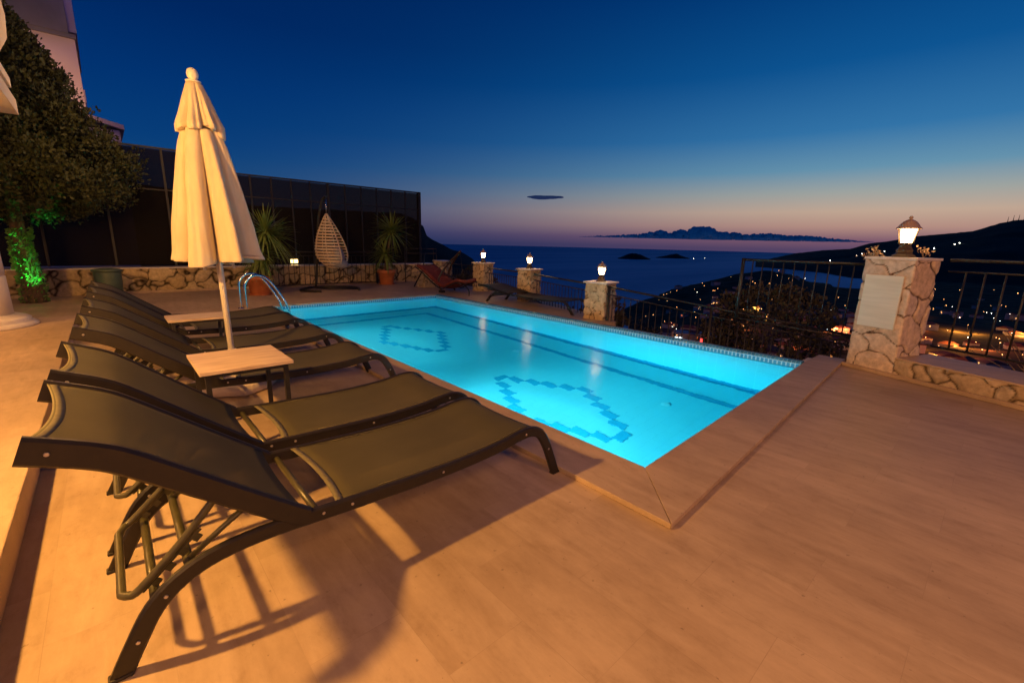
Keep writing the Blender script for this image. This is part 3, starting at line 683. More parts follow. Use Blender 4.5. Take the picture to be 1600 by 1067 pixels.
MB().box(-3.1, XS, -.035, .03, ZL - .02, ZL + .02).build('top_rail', 'iron', scr)
MB().box(XS, xs[-1], -.035, .03, ZR - .02, ZR + .02).build('top_rail', 'iron', scr)
MB().box(-3.1, xs[-1], -.034, -.008, 2.30, 2.33).build('middle_rail', 'iron', scr)

# ---------------------------------------------------------------- railings
def railing(label, a, b_, zt, zb, gap, posts=(), rails=(0, -.13), bar=.008, lowrail=.06, group='black iron railings', name='iron_railing'):
    a, b_ = Vector(a), Vector(b_); d = b_ - a; Ln = d.length; d = d / Ln
    t = empty(name, (0, 0, 0)); tag(t, label, 'railing', group)
    def pt(s, z): p = a + d * s; return (p.x, p.y, z)
    zt0, zt1 = zt if isinstance(zt, tuple) else (zt, zt); zb0, zb1 = zb if isinstance(zb, tuple) else (zb, zb)
    T = lambda s, o=0: zt0 + (zt1 - zt0) * s / Ln + o; B = lambda s, o=0: zb0 + (zb1 - zb0) * s / Ln + o
    for i, o in enumerate(rails): MB().tube([pt(0, T(0, o)), pt(Ln, T(Ln, o))], .017 if i == 0 else .010, 8).build('top_rail' if i == 0 else 'middle_rail', 'iron', t)
    MB().tube([pt(0, B(0, lowrail)), pt(Ln, B(Ln, lowrail))], .012, 8).build('bottom_rail', 'iron', t)
    k = int(Ln / gap); mb = MB()
    for i in range(1, k): s = i * Ln / k; mb.tube([pt(s, B(s, lowrail)), pt(s, T(s, rails[-1]))], bar, 6)
    mb.build('balusters', 'iron', t)
    for s in posts: MB().tube([pt(s, B(s)), pt(s, T(s, .02))], .024, 8).build('post', 'iron', t)
    return t
railing('black iron railing sloping down from the nearest lantern pillar along the pool rim', (6.42, 4.62), (6.95, 1.05), (.60, .235), (-.9, -1.1), .11, (.04, 1.75, 3.5))
railing('black iron railing between the middle and nearest lantern pillars', (7.15, 7.15), (6.62, 5.08), (.62, .585), (0, -.4), .11)
railing('black iron railing between the farthest and middle lantern pillars', (7.6, 9.4), (7.22, 7.6), .63, 0, .11)
railing('black iron railing between the farthest lantern pillar and the unlit pillar', (8.03, 12.0), (7.66, 9.85), .63, 0, .11)
railing('tall black iron railing left of the near pillar, overlooking the town', (6.42, 2.43), (6.53, 1.10), 1.155, (.30, .22), .115, (.0,), rails=(0,), bar=.0075)
q0, q1 = wl(.50, .50), wl(2.6, .50)
railing('tall black iron railing on the low stone wall right of the near pillar', q0, q1, 1.235, .26, .145, (), rails=(0, -.115), bar=.009)
railing('low black iron fence in front of the far stone wall, behind the egg chair', (2.9, 12.75), (6.05, 12.75), .93, .0, .13, (3.12,), rails=(0, -.1))
gt = empty('iron_gate', (0, 0, 0)); tag(gt, 'small black iron gate at the right end of the privacy screen', 'gate')
for z in (1.05, .90): MB().tube([(7.0, 12.8, z), (8.15, 12.8, z)], .014, 8).build('rail', 'iron', gt)
for x in (7.0, 8.05, 8.16): MB().tube([(x, 12.8, .0), (x, 12.8, 1.07)], .016, 8).build('post', 'iron', gt)

# ---------------------------------------------------------------- pool ladder
ld = empty('pool_ladder', (0, 0, 0)); tag(ld, 'chrome pool ladder with two curved handrails at the far left pool corner', 'ladder')
for y in (9.12, 8.68):
    p = smoothpath([(1.69, y, .03), (1.69, y, .35), (1.705, y, .50), (1.77, y, .605), (1.87, y, .645), (1.98, y, .63), (2.08, y, .545), (2.17, y, .42), (2.28, y, .22), (2.35, y, .06), (2.375, y, -.15), (2.375, y, -1.0)], 4)
    MB().tube(p, .021, 12).build('handrail', 'chrome', ld)
    m_ = MB(); m_.lathe([(.05, .032), (.05, .04), (.025, .052)], 16, (1.69, y)); m_.build('flange', 'chrome', ld)
for z in (-.25, -.50, -.75): MB().box(2.35, 2.42, 8.69, 9.11, z - .012, z + .012).build('tread', 'chrome', ld)

# ---------------------------------------------------------------- potted yuccas
def blade(mb, o, d, L_, w0, droop, rnd):
    d = d.normalized(); side = d.cross(Vector((0, 0, 1)));
    side = side.normalized() if side.length > .05 else Vector((1, 0, 0)); k = 5; vs = []
    for i in range(k + 1):
        u = i / k; p = o + d * (L_ * u) + Vector((0, 0, -droop * L_ * u * u)); w_ = w0 * (1 - u) ** .6 * (.6 + .4 * min(1, u * 5)) + .001
        fold = Vector((0, 0, w_ * .5)); vs += [p - side * w_ + fold, p, p + side * w_ + fold]
    fs = []
    for i in range(k): fs += [(3 * i, 3 * i + 1, 3 * i + 4, 3 * i + 3), (3 * i + 1, 3 * i + 2, 3 * i + 5, 3 * i + 4)]
    mb.add(vs, fs, True)
def yucca(label, x, y, heads, pr, ph_, seed):
    rnd = random.Random(seed); t = empty('potted_yucca', (x, y, 0)); tag(t, label, 'potted plant', 'potted yuccas')
    p = MB(); p.lathe([(pr * .72, 0), (pr * .76, .02), (pr * .97, ph_ * .78), (pr * 1.06, ph_ * .80), (pr * 1.08, ph_), (pr * .98, ph_), (pr * .95, ph_ * .93), (.01, ph_ * .92)], 28); p.build('pot', 'terracotta', t)
    sc_ = MB(); sc_.lathe([(pr * .9, .0), (pr * .95, .03)], 24); sc_.build('saucer', 'terracotta', t)
    for hx_, hy_, hz_, rad, n in heads:
        pth = smoothpath([(hx_ * .1, hy_ * .1, ph_ * .9), (hx_ * .35, hy_ * .3, ph_ + (hz_ - ph_) * .5), (hx_, hy_, hz_ - .05)], 4)
        MB().tube(pth, [.05 - .002 * i for i in range(len(pth))], 10).build('stem', 'bark', t)
        mb = MB()
        for i in range(n):
            el = math.asin(rnd.uniform(-.75, 1)); az = rnd.uniform(0, 2 * PI)
            d = Vector((math.cos(el) * math.cos(az), math.cos(el) * math.sin(az), math.sin(el)))
            blade(mb, Vector((hx_, hy_, hz_)) + Vector((0, 0, rnd.uniform(-.12, .05))) + d * .03, d, rad * rnd.uniform(.72, 1.05), .022, rnd.uniform(.05, .28) + (.25 if el < -.2 else 0), rnd)
        mb.build('leaf_head', 'yucca_leaf', t)
yucca('big spiky yucca in a round terracotta pot behind the pool ladder', 2.55, 11.45, [(.22, 0, 1.42, .78, 150), (.10, .1, .98, .66, 110), (.02, -.1, .80, .5, 60)], .27, .42, 5)
yucca('spiky yucca with two heads in a terracotta pot right of the egg chair', 6.18, 12.45, [(.24, .05, 1.58, .74, 130), (-.05, -.05, .92, .58, 90)], .25, .42, 8)

# ---------------------------------------------------------------- hanging egg chair
eg = empty('egg_chair', (4.25, 11.5, 0), R(-38)); tag(eg, 'cream rattan egg shaped hanging chair on a dark stand beyond the pool', 'hanging chair')
zt, zb = 1.90, .56
def egr(u):
    tab = [(0, .012), (.04, .05), (.12, .12), (.22, .20), (.35, .295), (.5, .375), (.65, .425), (.78, .425), (.87, .37), (.94, .26), (1, .10)]
    for (a, ra), (b_, rb_) in zip(tab, tab[1:]):
        if u <= b_: t_ = (u - a) / (b_ - a); return ra + (rb_ - ra) * t_
    return .1
tilt = .16
def egp(u, a):         # a=0 faces -y..., opening faces +x side
    r = egr(u); z = zt - (zt - zb) * u; lean = (u - .3) * .30
    return Vector((-.03 + lean * .55 + r * math.cos(a) * 1.0, r * math.sin(a) * .82, z))
a0_, a1_ = R(52), R(308)      # shell leaves an opening to the right (+x)
bk = MB()
for k in range(17):
    u = .10 + .87 * k / 16; pts = [egp(u, a0_ + (a1_ - a0_) * j / 18) for j in range(19)]
    for dz in (0,):
        vs = []; 
        for q in pts: vs += [q + Vector((0, 0, -.021)), q + Vector((0, 0, .021))]
        bk.add(vs, [(2 * j, 2 * j + 1, 2 * j + 3, 2 * j + 2) for j in range(18)], True)
o_ = bk.build('woven_slats', 'rattan', eg); s_ = o_.modifiers.new('solid', 'SOLIDIFY'); s_.thickness = .008
for a in [a0_ + (a1_ - a0_) * f_ for f_ in (0, .17, .34, .5, .66, .83, 1)]:
    MB().tube([egp(.005 + .99 * i / 22, a) for i in range(23)], .015 if a in (a0_, a1_) else .010, 8).build('rib', 'rattan', eg)
MB().tube([egp(.97, a0_ + (a1_ - a0_) * j / 24) for j in range(25)], .013, 8).build('bottom_rim', 'rattan', eg)
c_ = MB(); c_.lathe([(.02, -.11), (.19, -.10), (.27, -.03), (.27, .04), (.20, .10), (.02, .12)], 20); co_ = c_.build('cushion', 'cushion', eg, loc=(.12, 0, .72)); co_.rotation_euler = (0, .35, 0)
c_ = MB(); c_.lathe([(.02, -.08), (.17, -.07), (.22, .0), (.17, .07), (.02, .08)], 18); co_ = c_.build('back_cushion', 'cushion', eg, loc=(.16, .05, .93)); co_.rotation_euler = (0, 1.2, 0)
MB().tube([(0 - .075, 0, zt + .01), (-.075, 0, 2.06), (-.06, 0, 2.22)], .010, 8).build('chain', 'chrome', eg)
MB().tube(smoothpath([(-.55, .25, .05), (-.50, .24, .35), (-.42, .20, 1.1), (-.32, .15, 1.8), (-.18, .08, 2.22), (-.05, .0, 2.30)], 5), .030, 10).build('stand_arm', 'iron', eg)
MB().tube(smoothpath([(-.15, -.52, .03), (-.62, -.45, .035), (-.72, -.2, .04), (-.70, .25, .04), (-.5, .5, .04), (0, .6, .04), (.45, .45, .035), (.62, .0, .03)], 5), .028, 10).build('stand_base', 'iron', eg)
MB().tube([(-.62, .3, .04), (-.1, -.05, .045), (.55, .25, .03)], .022, 8).build('stand_brace', 'iron', eg)

# ---------------------------------------------------------------- red hanging lounger
rc = empty('hanging_lounger', (0, 0, 0)); tag(rc, 'red cushioned hanging lounge seat in a dark curved frame at the far pool corner', 'hanging seat')
def P3(x, y, z): return (x, y, z)
sp1 = smoothpath([(6.55, 10.85, .62), (6.60, 10.55, .47), (6.65, 10.1, .22), (6.66, 9.75, .13), (6.64, 9.45, .22), (6.62, 9.1, .33), (6.60, 8.95, .34)], 4)
mb = MB(); vs = []
for p in sp1: vs += [p + Vector((-.28, 0, 0)), p + Vector((-.14, 0, -.03)), p + Vector((0, 0, -.04)), p + Vector((.14, 0, -.03)), p + Vector((.28, 0, 0))]
mb.add(vs, [(5 * i + j, 5 * i + j + 1, 5 * i + j + 6, 5 * i + j + 5) for i in range(len(sp1) - 1) for j in range(4)], True)
o_ = mb.build('cushion', 'orange_cloth', rc); s_ = o_.modifiers.new('solid', 'SOLIDIFY'); s_.thickness = .07
for dx in (-.30, .30): MB().tube([p + Vector((dx, 0, -.03)) for p in sp1], .016, 8).build('seat_frame', 'iron', rc)
MB().tube(smoothpath([(6.35, 9.75, .02), (6.5, 10.1, .32), (6.65, 9.95, .66), (6.72, 9.6, .95), (6.74, 9.45, 1.06)], 5), .026, 8).build('post', 'dark_wood', rc)
MB().tube(smoothpath([(6.95, 10.0, .02), (6.95, 10.3, .32), (6.90, 10.1, .66), (6.80, 9.65, .95), (6.76, 9.47, 1.06)], 5), .026, 8).build('post', 'dark_wood', rc)
MB().tube(smoothpath([(6.40, 8.62, .02), (6.42, 8.66, .16), (6.5, 9.0, .27), (6.6, 9.6, .40), (6.7, 10.2, .45)], 5), .016, 8).build('leg', 'iron', rc)
MB().tube([(6.45, 11.3, .02), (6.52, 10.9, .55), (6.6, 10.95, .95)], .018, 8).build('leg', 'iron', rc)
MB().tube([(6.74, 9.45, 1.04), (6.66, 10.5, .50)], .006, 6).build('rope', 'iron', rc)
MB().tube([(6.74, 9.45, 1.04), (6.66, 9.2, .33)], .006, 6).build('rope', 'iron', rc)
MB().box(6.30, 6.42, 9.68, 9.80, .001, .06).build('foot_block', 'iron', rc)

# ---------------------------------------------------------------- bin
bn = empty('bin', (-.02, 11.9, 0)); tag(bn, 'dark green lidded bin standing against the rubble stone wall', 'bin')
b_ = MB(); b_.lathe([(.17, 0), (.20, .05), (.215, .54), (.21, .56)], 24); b_.build('body', 'bin', bn)
b_ = MB(); b_.lathe([(.235, .561), (.24, .575), (.235, .60), (.12, .62), (.01, .625)], 24); b_.build('lid', 'bin', bn)

# ---------------------------------------------------------------- house corner: column, entablature, rounded balcony
hs = empty('villa_porch', (0, 0, 0)); tag(hs, 'cream villa porch at the left edge with a round banded column under a stepped eave', 'house')
cx, cy = -1.30, 8.22
c_ = MB(); c_.lathe([(.56, .151), (.56, .175), (.53, .20), (.50, .215), (.505, .24), (.47, .265), (.41, .285), (.365, .30)], 48, (cx, cy)); c_.build('column_base', 'marble', hs)
c_ = MB(); pr = [(.36, .30)]
for k in range(1, 6):
    z = .30 + k * .47; r = .36 - .006 * k; pr += [(r, z - .012), (r - .012, z - .006), (r - .012, z + .002), (r, z + .008)]
pr += [(.32, 2.72)]
c_.lathe(pr, 48, (cx, cy)); c_.build('column_shaft', 'plaster', hs)
e_ = MB(); e_.box(-7, -.585, 5.5, 8.68, 2.72, 2.90); e_.box(-7, -.72, 5.6, 8.55, 2.9005, 3.02); e_.box(-7, -.60, 5.5, 8.66, 3.0205, 3.14); e_.build('eave', 'plaster', hs, bevel=.006)
bl = MB(); bl.lathe([(.55, 3.141), (.80, 3.20), (.98, 3.34), (1.07, 3.52), (1.09, 3.75), (1.07, 4.0), (1.03, 4.3), (1.0, 4.7)], 64, (-1.60, 8.28)); bl.build('rounded_balcony', 'plaster', hs)

# neighbouring villa tower far behind
def at_az(az, d, z): a = R(az); return (d * math.sin(a), d * math.cos(a), z)
nb = empty('villa_tower', (0, 22.0, 0)); tag(nb, 'neighbouring pink lit villa tower with a grey band rising behind the conifer', 'building')
x1 = .13
M['villa_pink'] = noisy('villa_plaster', (.62, .55, .50), (.70, .63, .58), .8, .8, 5, bump=.05)
M['villa_side'] = noisy('villa_side_plaster', (.30, .27, .32), (.36, .33, .38), .8, .8, 5)
MB().box(-6, x1 + .02, 0, 5, -1, 7.62).build('wall', 'villa_pink', nb)
MB().box(-6, x1 - .10, -.12, 5.1, 7.6205, 12).build('upper_wall', 'grey_plaster', nb)
MB().box(x1 - .095, x1 + .10, -.02, 5.0, 7.70, 12).build('corner_pilaster', 'villa_side', nb)
MB().box(-6, x1 + .06, -.10, 5.2, 7.50, 7.6195).build('cornice', 'grey_plaster', nb)
MB().box(x1 + .021, x1 + .06, 0, .4, 5.6, 6.0).build('wall_lamp', 'villa_side', nb)
ro = MB(); ro.add([(.02, -.5, 5.2), (1.05, -.5, 4.97), (1.05, 4, 4.97), (.02, 4, 5.2), (.02, -.5, 5.05), (1.05, -.5, 4.82), (1.05, 4, 4.82), (.02, 4, 5.05)], [(0, 1, 2, 3), (7, 6, 5, 4), (0, 4, 5, 1), (1, 5, 6, 2), (2, 6, 7, 3), (3, 7, 4, 0)]); ro.box(.135, .93, -.3, 3.8, 0, 4.80); ro.build('side_roof', 'villa_side', nb)

# ---------------------------------------------------------------- foliage
def leafmass(mb, rnd, centre, rad, n, size, axis=None, wob=.25):
    for _ in range(n):
        v = Vector((rnd.gauss(0, 1), rnd.gauss(0, 1), rnd.gauss(0, 1))).normalized() * (rnd.random() ** .5)
        p = Vector(centre) + Vector((v.x * rad[0], v.y * rad[1], v.z * rad[2]))
        d = (Vector((v.x, v.y, v.z * .6 + .5)) + Vector((rnd.uniform(-1, 1), rnd.uniform(-1, 1), rnd.uniform(-.6, 1))) * .6).normalized()
        s_ = d.cross(Vector((rnd.uniform(-1, 1), rnd.uniform(-1, 1), rnd.uniform(-1, 1)))).normalized() * size * rnd.uniform(.25, .45); L_ = size * rnd.uniform(.7, 1.4)
        mb.add([p - s_ * .5, p + d * L_ * .55 - s_, p + d * L_, p + d * L_ * .55 + s_], [(0, 1, 2, 3)])
def tree(name, label, cat, loc, prof, trunk_h, trunk_r, leaf, nclump, per, size, seed, csz=.24, group=None, lean=(0, 0), bark='bark'):
    """prof: (height, radius) pairs of the crown"""
    rnd = random.Random(seed); t = empty(name, loc); tag(t, label, cat, group)
    z0, z1 = prof[0][0], prof[-1][0]
    def rad(z):
        for (a, ra), (b_, rb_) in zip(prof, prof[1:]):
            if a <= z <= b_: return ra + (rb_ - ra) * (z - a) / (b_ - a)
        return .1
    tp = [(0, 0, -.02), (lean[0] * .2 + .03, lean[1] * .2, trunk_h * .4), (lean[0] * .5 - .02, lean[1] * .5, trunk_h), (lean[0], lean[1], z0 + (z1 - z0) * .7)]
    tb = MB(); sp_ = smoothpath(tp, 5); tb.tube(sp_, [trunk_r * (1.25 - 1.0 * i / len(sp_)) for i in range(len(sp_))], 12)
    for k in range(9):
        z = trunk_h * .9 + (z1 - trunk_h) * .6 * k / 9; a = rnd.uniform(0, 2 * PI); r_ = rad(z + .4) * .7
        tb.tube(smoothpath([(lean[0] * .4, lean[1] * .4, z), (r_ * .5 * math.cos(a), r_ * .5 * math.sin(a), z + .15), (r_ * math.cos(a), r_ * math.sin(a), z + .45)], 3), [trunk_r * .3 * (1 - i / 9) for i in range(7)], 6)
    tb.build('trunk', bark, t)
    mb = MB()
    for i in range(nclump):
        z = z0 + (z1 - z0) * rnd.random() ** .85; a = rnd.uniform(0, 2 * PI); R_ = rad(z)
        lump = 1 + .22 * noise.noise(Vector((math.cos(a) * 1.3, math.sin(a) * 1.3, z * 1.1 + seed)) * 1.6) + .1 * noise.noise(Vector((a * 2, z * 3, seed)))
        r_ = R_ * lump * (1 - .55 * rnd.random() ** 1.6)
        c = (lean[0] + r_ * math.cos(a), lean[1] + r_ * math.sin(a), z); q = csz * rnd.uniform(.6, 1.3)
        leafmass(mb, rnd, c, (q, q, q * 1.15), per, size)
    mb.build('crown', leaf, t); return t
tree('conifer_tree', 'dense dark conifer behind the column with its trunk lit bright green', 'tree', (-1.10, 12.1, 0),
     [(1.6, .4), (1.72, 1.1), (1.95, 1.58), (2.35, 1.80), (2.8, 1.66), (3.2, 1.28), (3.7, .98), (4.25, .72), (4.7, .42), (5.0, .12)], 1.5, .15, 'juniper', 1000, 105, .062, 4, .21)
# ivy on the trunk
iv = MB(); rnd = random.Random(9)
for _ in range(1500):
    z = rnd.uniform(0, 1.35); a = rnd.uniform(0, 2 * PI); r_ = .09 + rnd.random() * .07 * (1.3 - z * .5); p = Vector((r_ * math.cos(a) + .02 * math.sin(z * 5), r_ * math.sin(a), z))
    d = Vector((math.cos(a), math.sin(a), rnd.uniform(-.8, .8))).normalized(); s_ = d.orthogonal().normalized() * .02; L_ = rnd.uniform(.03, .07)
    iv.add([p - s_, p + d * L_ * .6 - s_ * 1.2, p + d * L_, p + d * L_ * .6 + s_ * 1.2], [(0, 1, 2, 3)])
tag(iv.build('ivy', 'ivy', loc=(-1.10, 12.1, 0)), 'leafy ivy lit vivid green climbing the conifer trunk', 'climbing plant')
tree('olive_bush', 'brownish leafy bush growing below the tall railing left of the near pillar', 'bush', (8.8, 2.75, -3.05),
     [(.6, .7), (1.3, 1.0), (2.3, 1.15), (2.9, 1.08), (3.3, .85), (3.6, .4)], 1.0, .08, 'bush', 330, 40, .07, 14, .17, 'bushes below the terrace')
tree('olive_bush', 'dark bush below the sloping railing right of the nearest lantern pillar', 'bush', (10.0, 5.9, -3.9),
     [(.4, .6), (1.2, .9), (2.2, .9), (2.8, .6), (3.1, .2)], 1.0, .08, 'bush', 130, 40, .07, 15, .2, 'bushes below the terrace')
tree('olive_bush', 'broad dark bush under the middle of the sloping railing', 'bush', (10.2, 4.4, -5.0),
     [(.4, .7), (1.2, 1.0), (2.4, 1.1), (3.2, .8), (3.6, .3)], 1.0, .08, 'bush', 150, 40, .07, 16, .2, 'bushes below the terrace')
tree('olive_bush', 'dark bush showing through the bars between the middle and nearest lantern pillars', 'bush', (8.0, 5.9, -1.6),
     [(.3, .3), (.8, .55), (1.4, .6), (1.75, .2)], .6, .05, 'bush', 60, 26, .10, 17, .16, 'bushes below the terrace')
tree('olive_bush', 'dark bush beside the farthest lantern pillar behind the red hanging seat', 'bush', (8.7, 11.4, -1.2),
     [(.3, .4), (.9, .7), (1.3, .6), (1.6, .2)], .6, .05, 'bush', 60, 26, .10, 18, .16, 'bushes below the terrace')
def twigs(name, label, base, n, spread, h, seed, leafn, cat='dry plant', lean=(0, 0)):
    rnd = random.Random(seed); t = empty(name, base); tag(t, label, cat); tb = MB(); lb = MB()
    for k in range(n):
        a = rnd.uniform(0, 2 * PI); e_ = Vector((math.cos(a) * spread * rnd.random() + lean[0], math.sin(a) * spread * rnd.random() + lean[1], h * rnd.uniform(.5, 1)))
        pth = smoothpath([(0, 0, 0), tuple(e_ * .45 + Vector((rnd.uniform(-.04, .04), rnd.uniform(-.04, .04), .03))), tuple(e_)], 4); tb.tube(pth, [.004] * len(pth), 5)
        for q in range(leafn):
            p = pth[rnd.randrange(len(pth) // 2, len(pth))] + Vector([rnd.uniform(-.03, .03) for _ in range(3)]); d = Vector([rnd.uniform(-1, 1) for _ in range(3)]).normalized(); s_ = d.orthogonal().normalized() * .009; L_ = rnd.uniform(.02, .045)
            lb.add([p - s_, p + d * L_ * .5 - s_ * 1.3, p + d * L_, p + d * L_ * .5 + s_ * 1.3], [(0, 1, 2, 3)])
    tb.build('twigs', 'twig', t); lb.build('dry_leaves', 'dry_leaf', t); return t
q = wl(-.06, .30); twigs('dry_climber', 'dry twiggy climber curling over the left edge of the near pillar', (q[0], q[1], 1.02), 22, .13, .34, 3, 10, lean=(-.0, .05))
q = wl(.36, .30); twigs('dry_sprig', 'small dry sprig beside the lantern on the near pillar', (q[0], q[1], 1.251), 5, .05, .09, 5, 5)
q = wl(1.3, .75); twigs('bare_branches', 'bare tangled branches behind the right hand railing', (q[0], q[1], .0), 16, .8, .55, 8, 0)

# ---------------------------------------------------------------- land, sea, sky things
def interp(tab, x):
    if x <= tab[0][0]: return tab[0][1]
    for (a, va), (b_, vb) in zip(tab, tab[1:]):
        if x <= b_: return va + (vb - va) * (x - a) / (b_ - a)
    return tab[-1][1]
SEA = -110
CREST = [(48, -.20), (53.8, -.1636), (56.8, -.135), (58.7, -.1143), (61.06, -.1022), (62.24, -.0874), (64.74, -.0728), (67.73, -.0569), (68.68, -.0497), (71.74, -.0395), (73.67, -.0438), (75.65, -.0573), (78.13, -.0655), (80.1, -.0650), (84.5, -.0590), (86.2, -.052), (87.2, -.0465), (92, -.042), (114, -.04)]
CD = [(48, 500), (53.8, 640), (58.7, 900), (62, 960), (65, 1060), (71.7, 1200), (75.6, 1400), (80, 1600), (86, 1900), (92, 2000), (100, 2000)]
def zland(az, d):
    dc = interp(CD, az); zc = 1.3 + interp(CREST, az) * dc
    low = max(-98, min(zc - 12, -78)) if az > 60 else min(zc - 3, -90)
    mid = max(-101, (low + zc) / 2 - 4) if az > 60 else (low + zc) / 2 - 4
    t_ = min(1, max(0, (az - 50) / 8))
    near = [(9, -3.4), (30, -9 - 8 * (1 - t_)), (100, -27 - 30 * (1 - t_)), (300, -60 - 35 * (1 - t_)), (dc * .62, low), (dc * .82, mid), (dc, zc), (dc * 1.16, zc - 14 if az < 82 else -100), (dc * 1.35, SEA - 6)]
    # smooth crest
    z = interp(near, d)
    nz = noise.fractal(Vector((d * math.sin(R(az)), d * math.cos(R(az)), 3)) / 120, 1, 2, 5)
    return z + nz * min(6, d * .012) * (0.35 if abs(d - dc) < dc * .1 else 1)
def polar(name, label, azs, ds_fn, zf, mat):
    vs = []; rows = None
    for az in azs:
        ds = ds_fn(az); rows = len(ds)
        for d in ds: a = R(az); vs.append((d * math.sin(a), d * math.cos(a), zf(az, d)))
    fs = [(i * rows + j, i * rows + j + 1, (i + 1) * rows + j + 1, (i + 1) * rows + j) for i in range(len(azs) - 1) for j in range(rows - 1)]
    o = MB().add(vs, fs, True).build(name, mat); tag(o, kind='structure'); return o
def frange(a, b_, s): n = int(round((b_ - a) / s)); return [a + (b_ - a) * i / n for i in range(n + 1)]
def nds(az):
    dc = interp(CD, az); base = [9 * (300 / 9) ** (i / 16) for i in range(17)]; return base + [300 + (dc * 1.35 - 300) * (i / 34) for i in range(1, 35)]
polar('hillside', '', frange(44, 110, .5), nds, zland, 'land')
MT = [(64, -.033), (68.69, -.0325), (70.44, -.0245), (71.95, -.0174), (74.08, -.0065), (76.58, .0006), (78.81, .004), (80.2, .0138), (81.64, .018), (83.69, .0268), (86.19, .032), (87.33, .0349), (88.76, .046), (89.67, .0504), (91, .051), (95, .058), (100, .05), (108, .06), (114, .05)]
MS = [(64, -.0335), (68.7, -.0335), (70.2, -.0346), (73.61, -.0366), (76.53, -.0398), (79.3, -.0461), (85.81, -.0480), (88, -.052), (114, -.054)]
def zmt(az, d):
    d0 = -111 / interp(MS, az); d1 = 4600; s = interp(MT, az); zc = 1.3 + s * d1; zc = max(zc, SEA - 3)
    if d <= d0: z = SEA - 4
    elif d <= d1:
        u = (d - d0) / (d1 - d0); z = SEA + (zc - SEA) * (u ** .8)
        z = min(z, 1.3 + s * d) if s > -.03 else z
    else: z = zc - (d - d1) * .25
    n_ = noise.fractal(Vector((d * math.sin(R(az)), d * math.cos(R(az)), 9)) / 500, 1, 2, 6)
    e_ = noise.fractal(Vector((az * 3, 1, 1)), 1, 2, 5) * d * .0007
    return z + (n_ * 18 if d < d1 * .8 and d > d0 * 1.1 and s > -.01 else 0) + (e_ if s > -.02 and d > d0 else 0)
polar('mountain', '', frange(64, 114, .25), lambda az: (lambda d0: [d0 * .97 + (4600 - d0 * .97) * i / 26 for i in range(27)] + [5200, 6200])(-111 / interp(MS, az)), zmt, 'far_land')
HD = [(-30, .09), (-5.4, .1074), (2.46, .0825), (7.36, .0746), (12.9, .0566), (20.8, .0567), (28.3, .0553), (29.8, .0464), (31.0, .030), (31.4, .010), (32.24, .0015), (33.0, -.0055), (34.5, -.0173), (36, -.025), (37.1, -.0371), (38.2, -.06), (39, -.08)]
def zhd(az, d):
    s = interp(HD, az); zc = max(1.3 + s * 1500, SEA - 3); e_ = noise.fractal(Vector((az * .8, 1, 5)), 1, 2, 5) * 2.2
    if d < 1500: u = (d - 850) / 650; return SEA - 3 + (zc - SEA + 3) * u ** .7 + (e_ * u if az < 38 else 0)
    return zc + e_ - (d - 1500) * .5
polar('headland', '', frange(-30, 39, .4), lambda az: [850 + 650 * i / 16 for i in range(17)] + [1600, 1750, 1900], zhd, 'far_land')
def island(az0, az1, d, hump, seed):
    mb = MB(); n = 40; m = 9; vs = []
    for i in range(n + 1):
        u = i / n; az = az0 + (az1 - az0) * u; h = hump(u) * (1 + .12 * noise.noise(Vector((u * 9, seed, 1))) + .05 * noise.noise(Vector((u * 30, seed, 1))))
        for j in range(m):
            v = j / (m - 1); dd = d + (v - .5) * 420; z = SEA - 1 + h * math.sin(PI * v) ** .8; a = R(az); vs.append((dd * math.sin(a), dd * math.cos(a), z))
    fs = [(i * m + j, i * m + j + 1, (i + 1) * m + j + 1, (i + 1) * m + j) for i in range(n) for j in range(m - 1)]
    o = mb.add(vs, fs, True).build('island', 'far_land'); tag(o, kind='structure')
D1 = 4150
island(55.2, 59.2, D1, lambda u: 50 * math.sin(PI * u) ** 1.15 * (1 - .25 * abs(u - .45)), 2)
island(59.7, 63.6, 4900, lambda u: 44 * (math.sin(PI * u) ** .8) * (.55 + .45 * math.exp(-((u - .6) / .22) ** 2)), 7)
sm = MB(); n = 160; RS = 18500
vs = [(0, 0, SEA)] + [(r * math.cos(2 * PI * j / n), r * math.sin(2 * PI * j / n), SEA) for r in (300, 2000, 8000, RS) for j in range(n)]
fs = [(0, 1 + j, 1 + (j + 1) % n) for j in range(n)] + [(1 + k * n + j, 1 + (k + 1) * n + j, 1 + (k + 1) * n + (j + 1) % n, 1 + k * n + (j + 1) % n) for k in range(3) for j in range(n)]
tag(sm.add(vs, fs).build('sea', 'sea'), kind='structure')
# boats
for lb, az, d, dz in (('small white boat with a light on the sea right of the islands', 64.0, 4700, 0), ('second small lit boat at sea, farther right than the other', 65.2, 4900, 1)):
    t = empty('boat', at_az(az, d, SEA)); tag(t, lb, 'boat', 'boats off the islands')
    h = MB(); h.add([(-9, 0, 2), (-7, -2.5, 2.2), (6, -2.5, 2.6), (11, 0, 3.4), (6, 2.5, 2.6), (-7, 2.5, 2.2), (-8, 0, 0), (-6, -1.6, -.3), (6, -1.6, -.3), (9, 0, 0), (6, 1.6, -.3), (-6, 1.6, -.3)],
        [(0, 1, 2, 3, 4, 5), (11, 10, 9, 8, 7, 6), (0, 6, 7, 1), (1, 7, 8, 2), (2, 8, 9, 3), (3, 9, 10, 4), (4, 10, 11, 5), (5, 11, 6, 0)]); h.build('hull', 'fixture', t)
    h = MB(); h.box(-4, 3, -1.6, 1.6, 2.5, 4.6); h.build('cabin', 'fixture', t); h = MB(); h.lathe([(.1, 4.6), (1.6, 5.4), (1.6, 6.6), (.1, 7.4)], 8); h.build('mast_light', 'bulb_white', t)
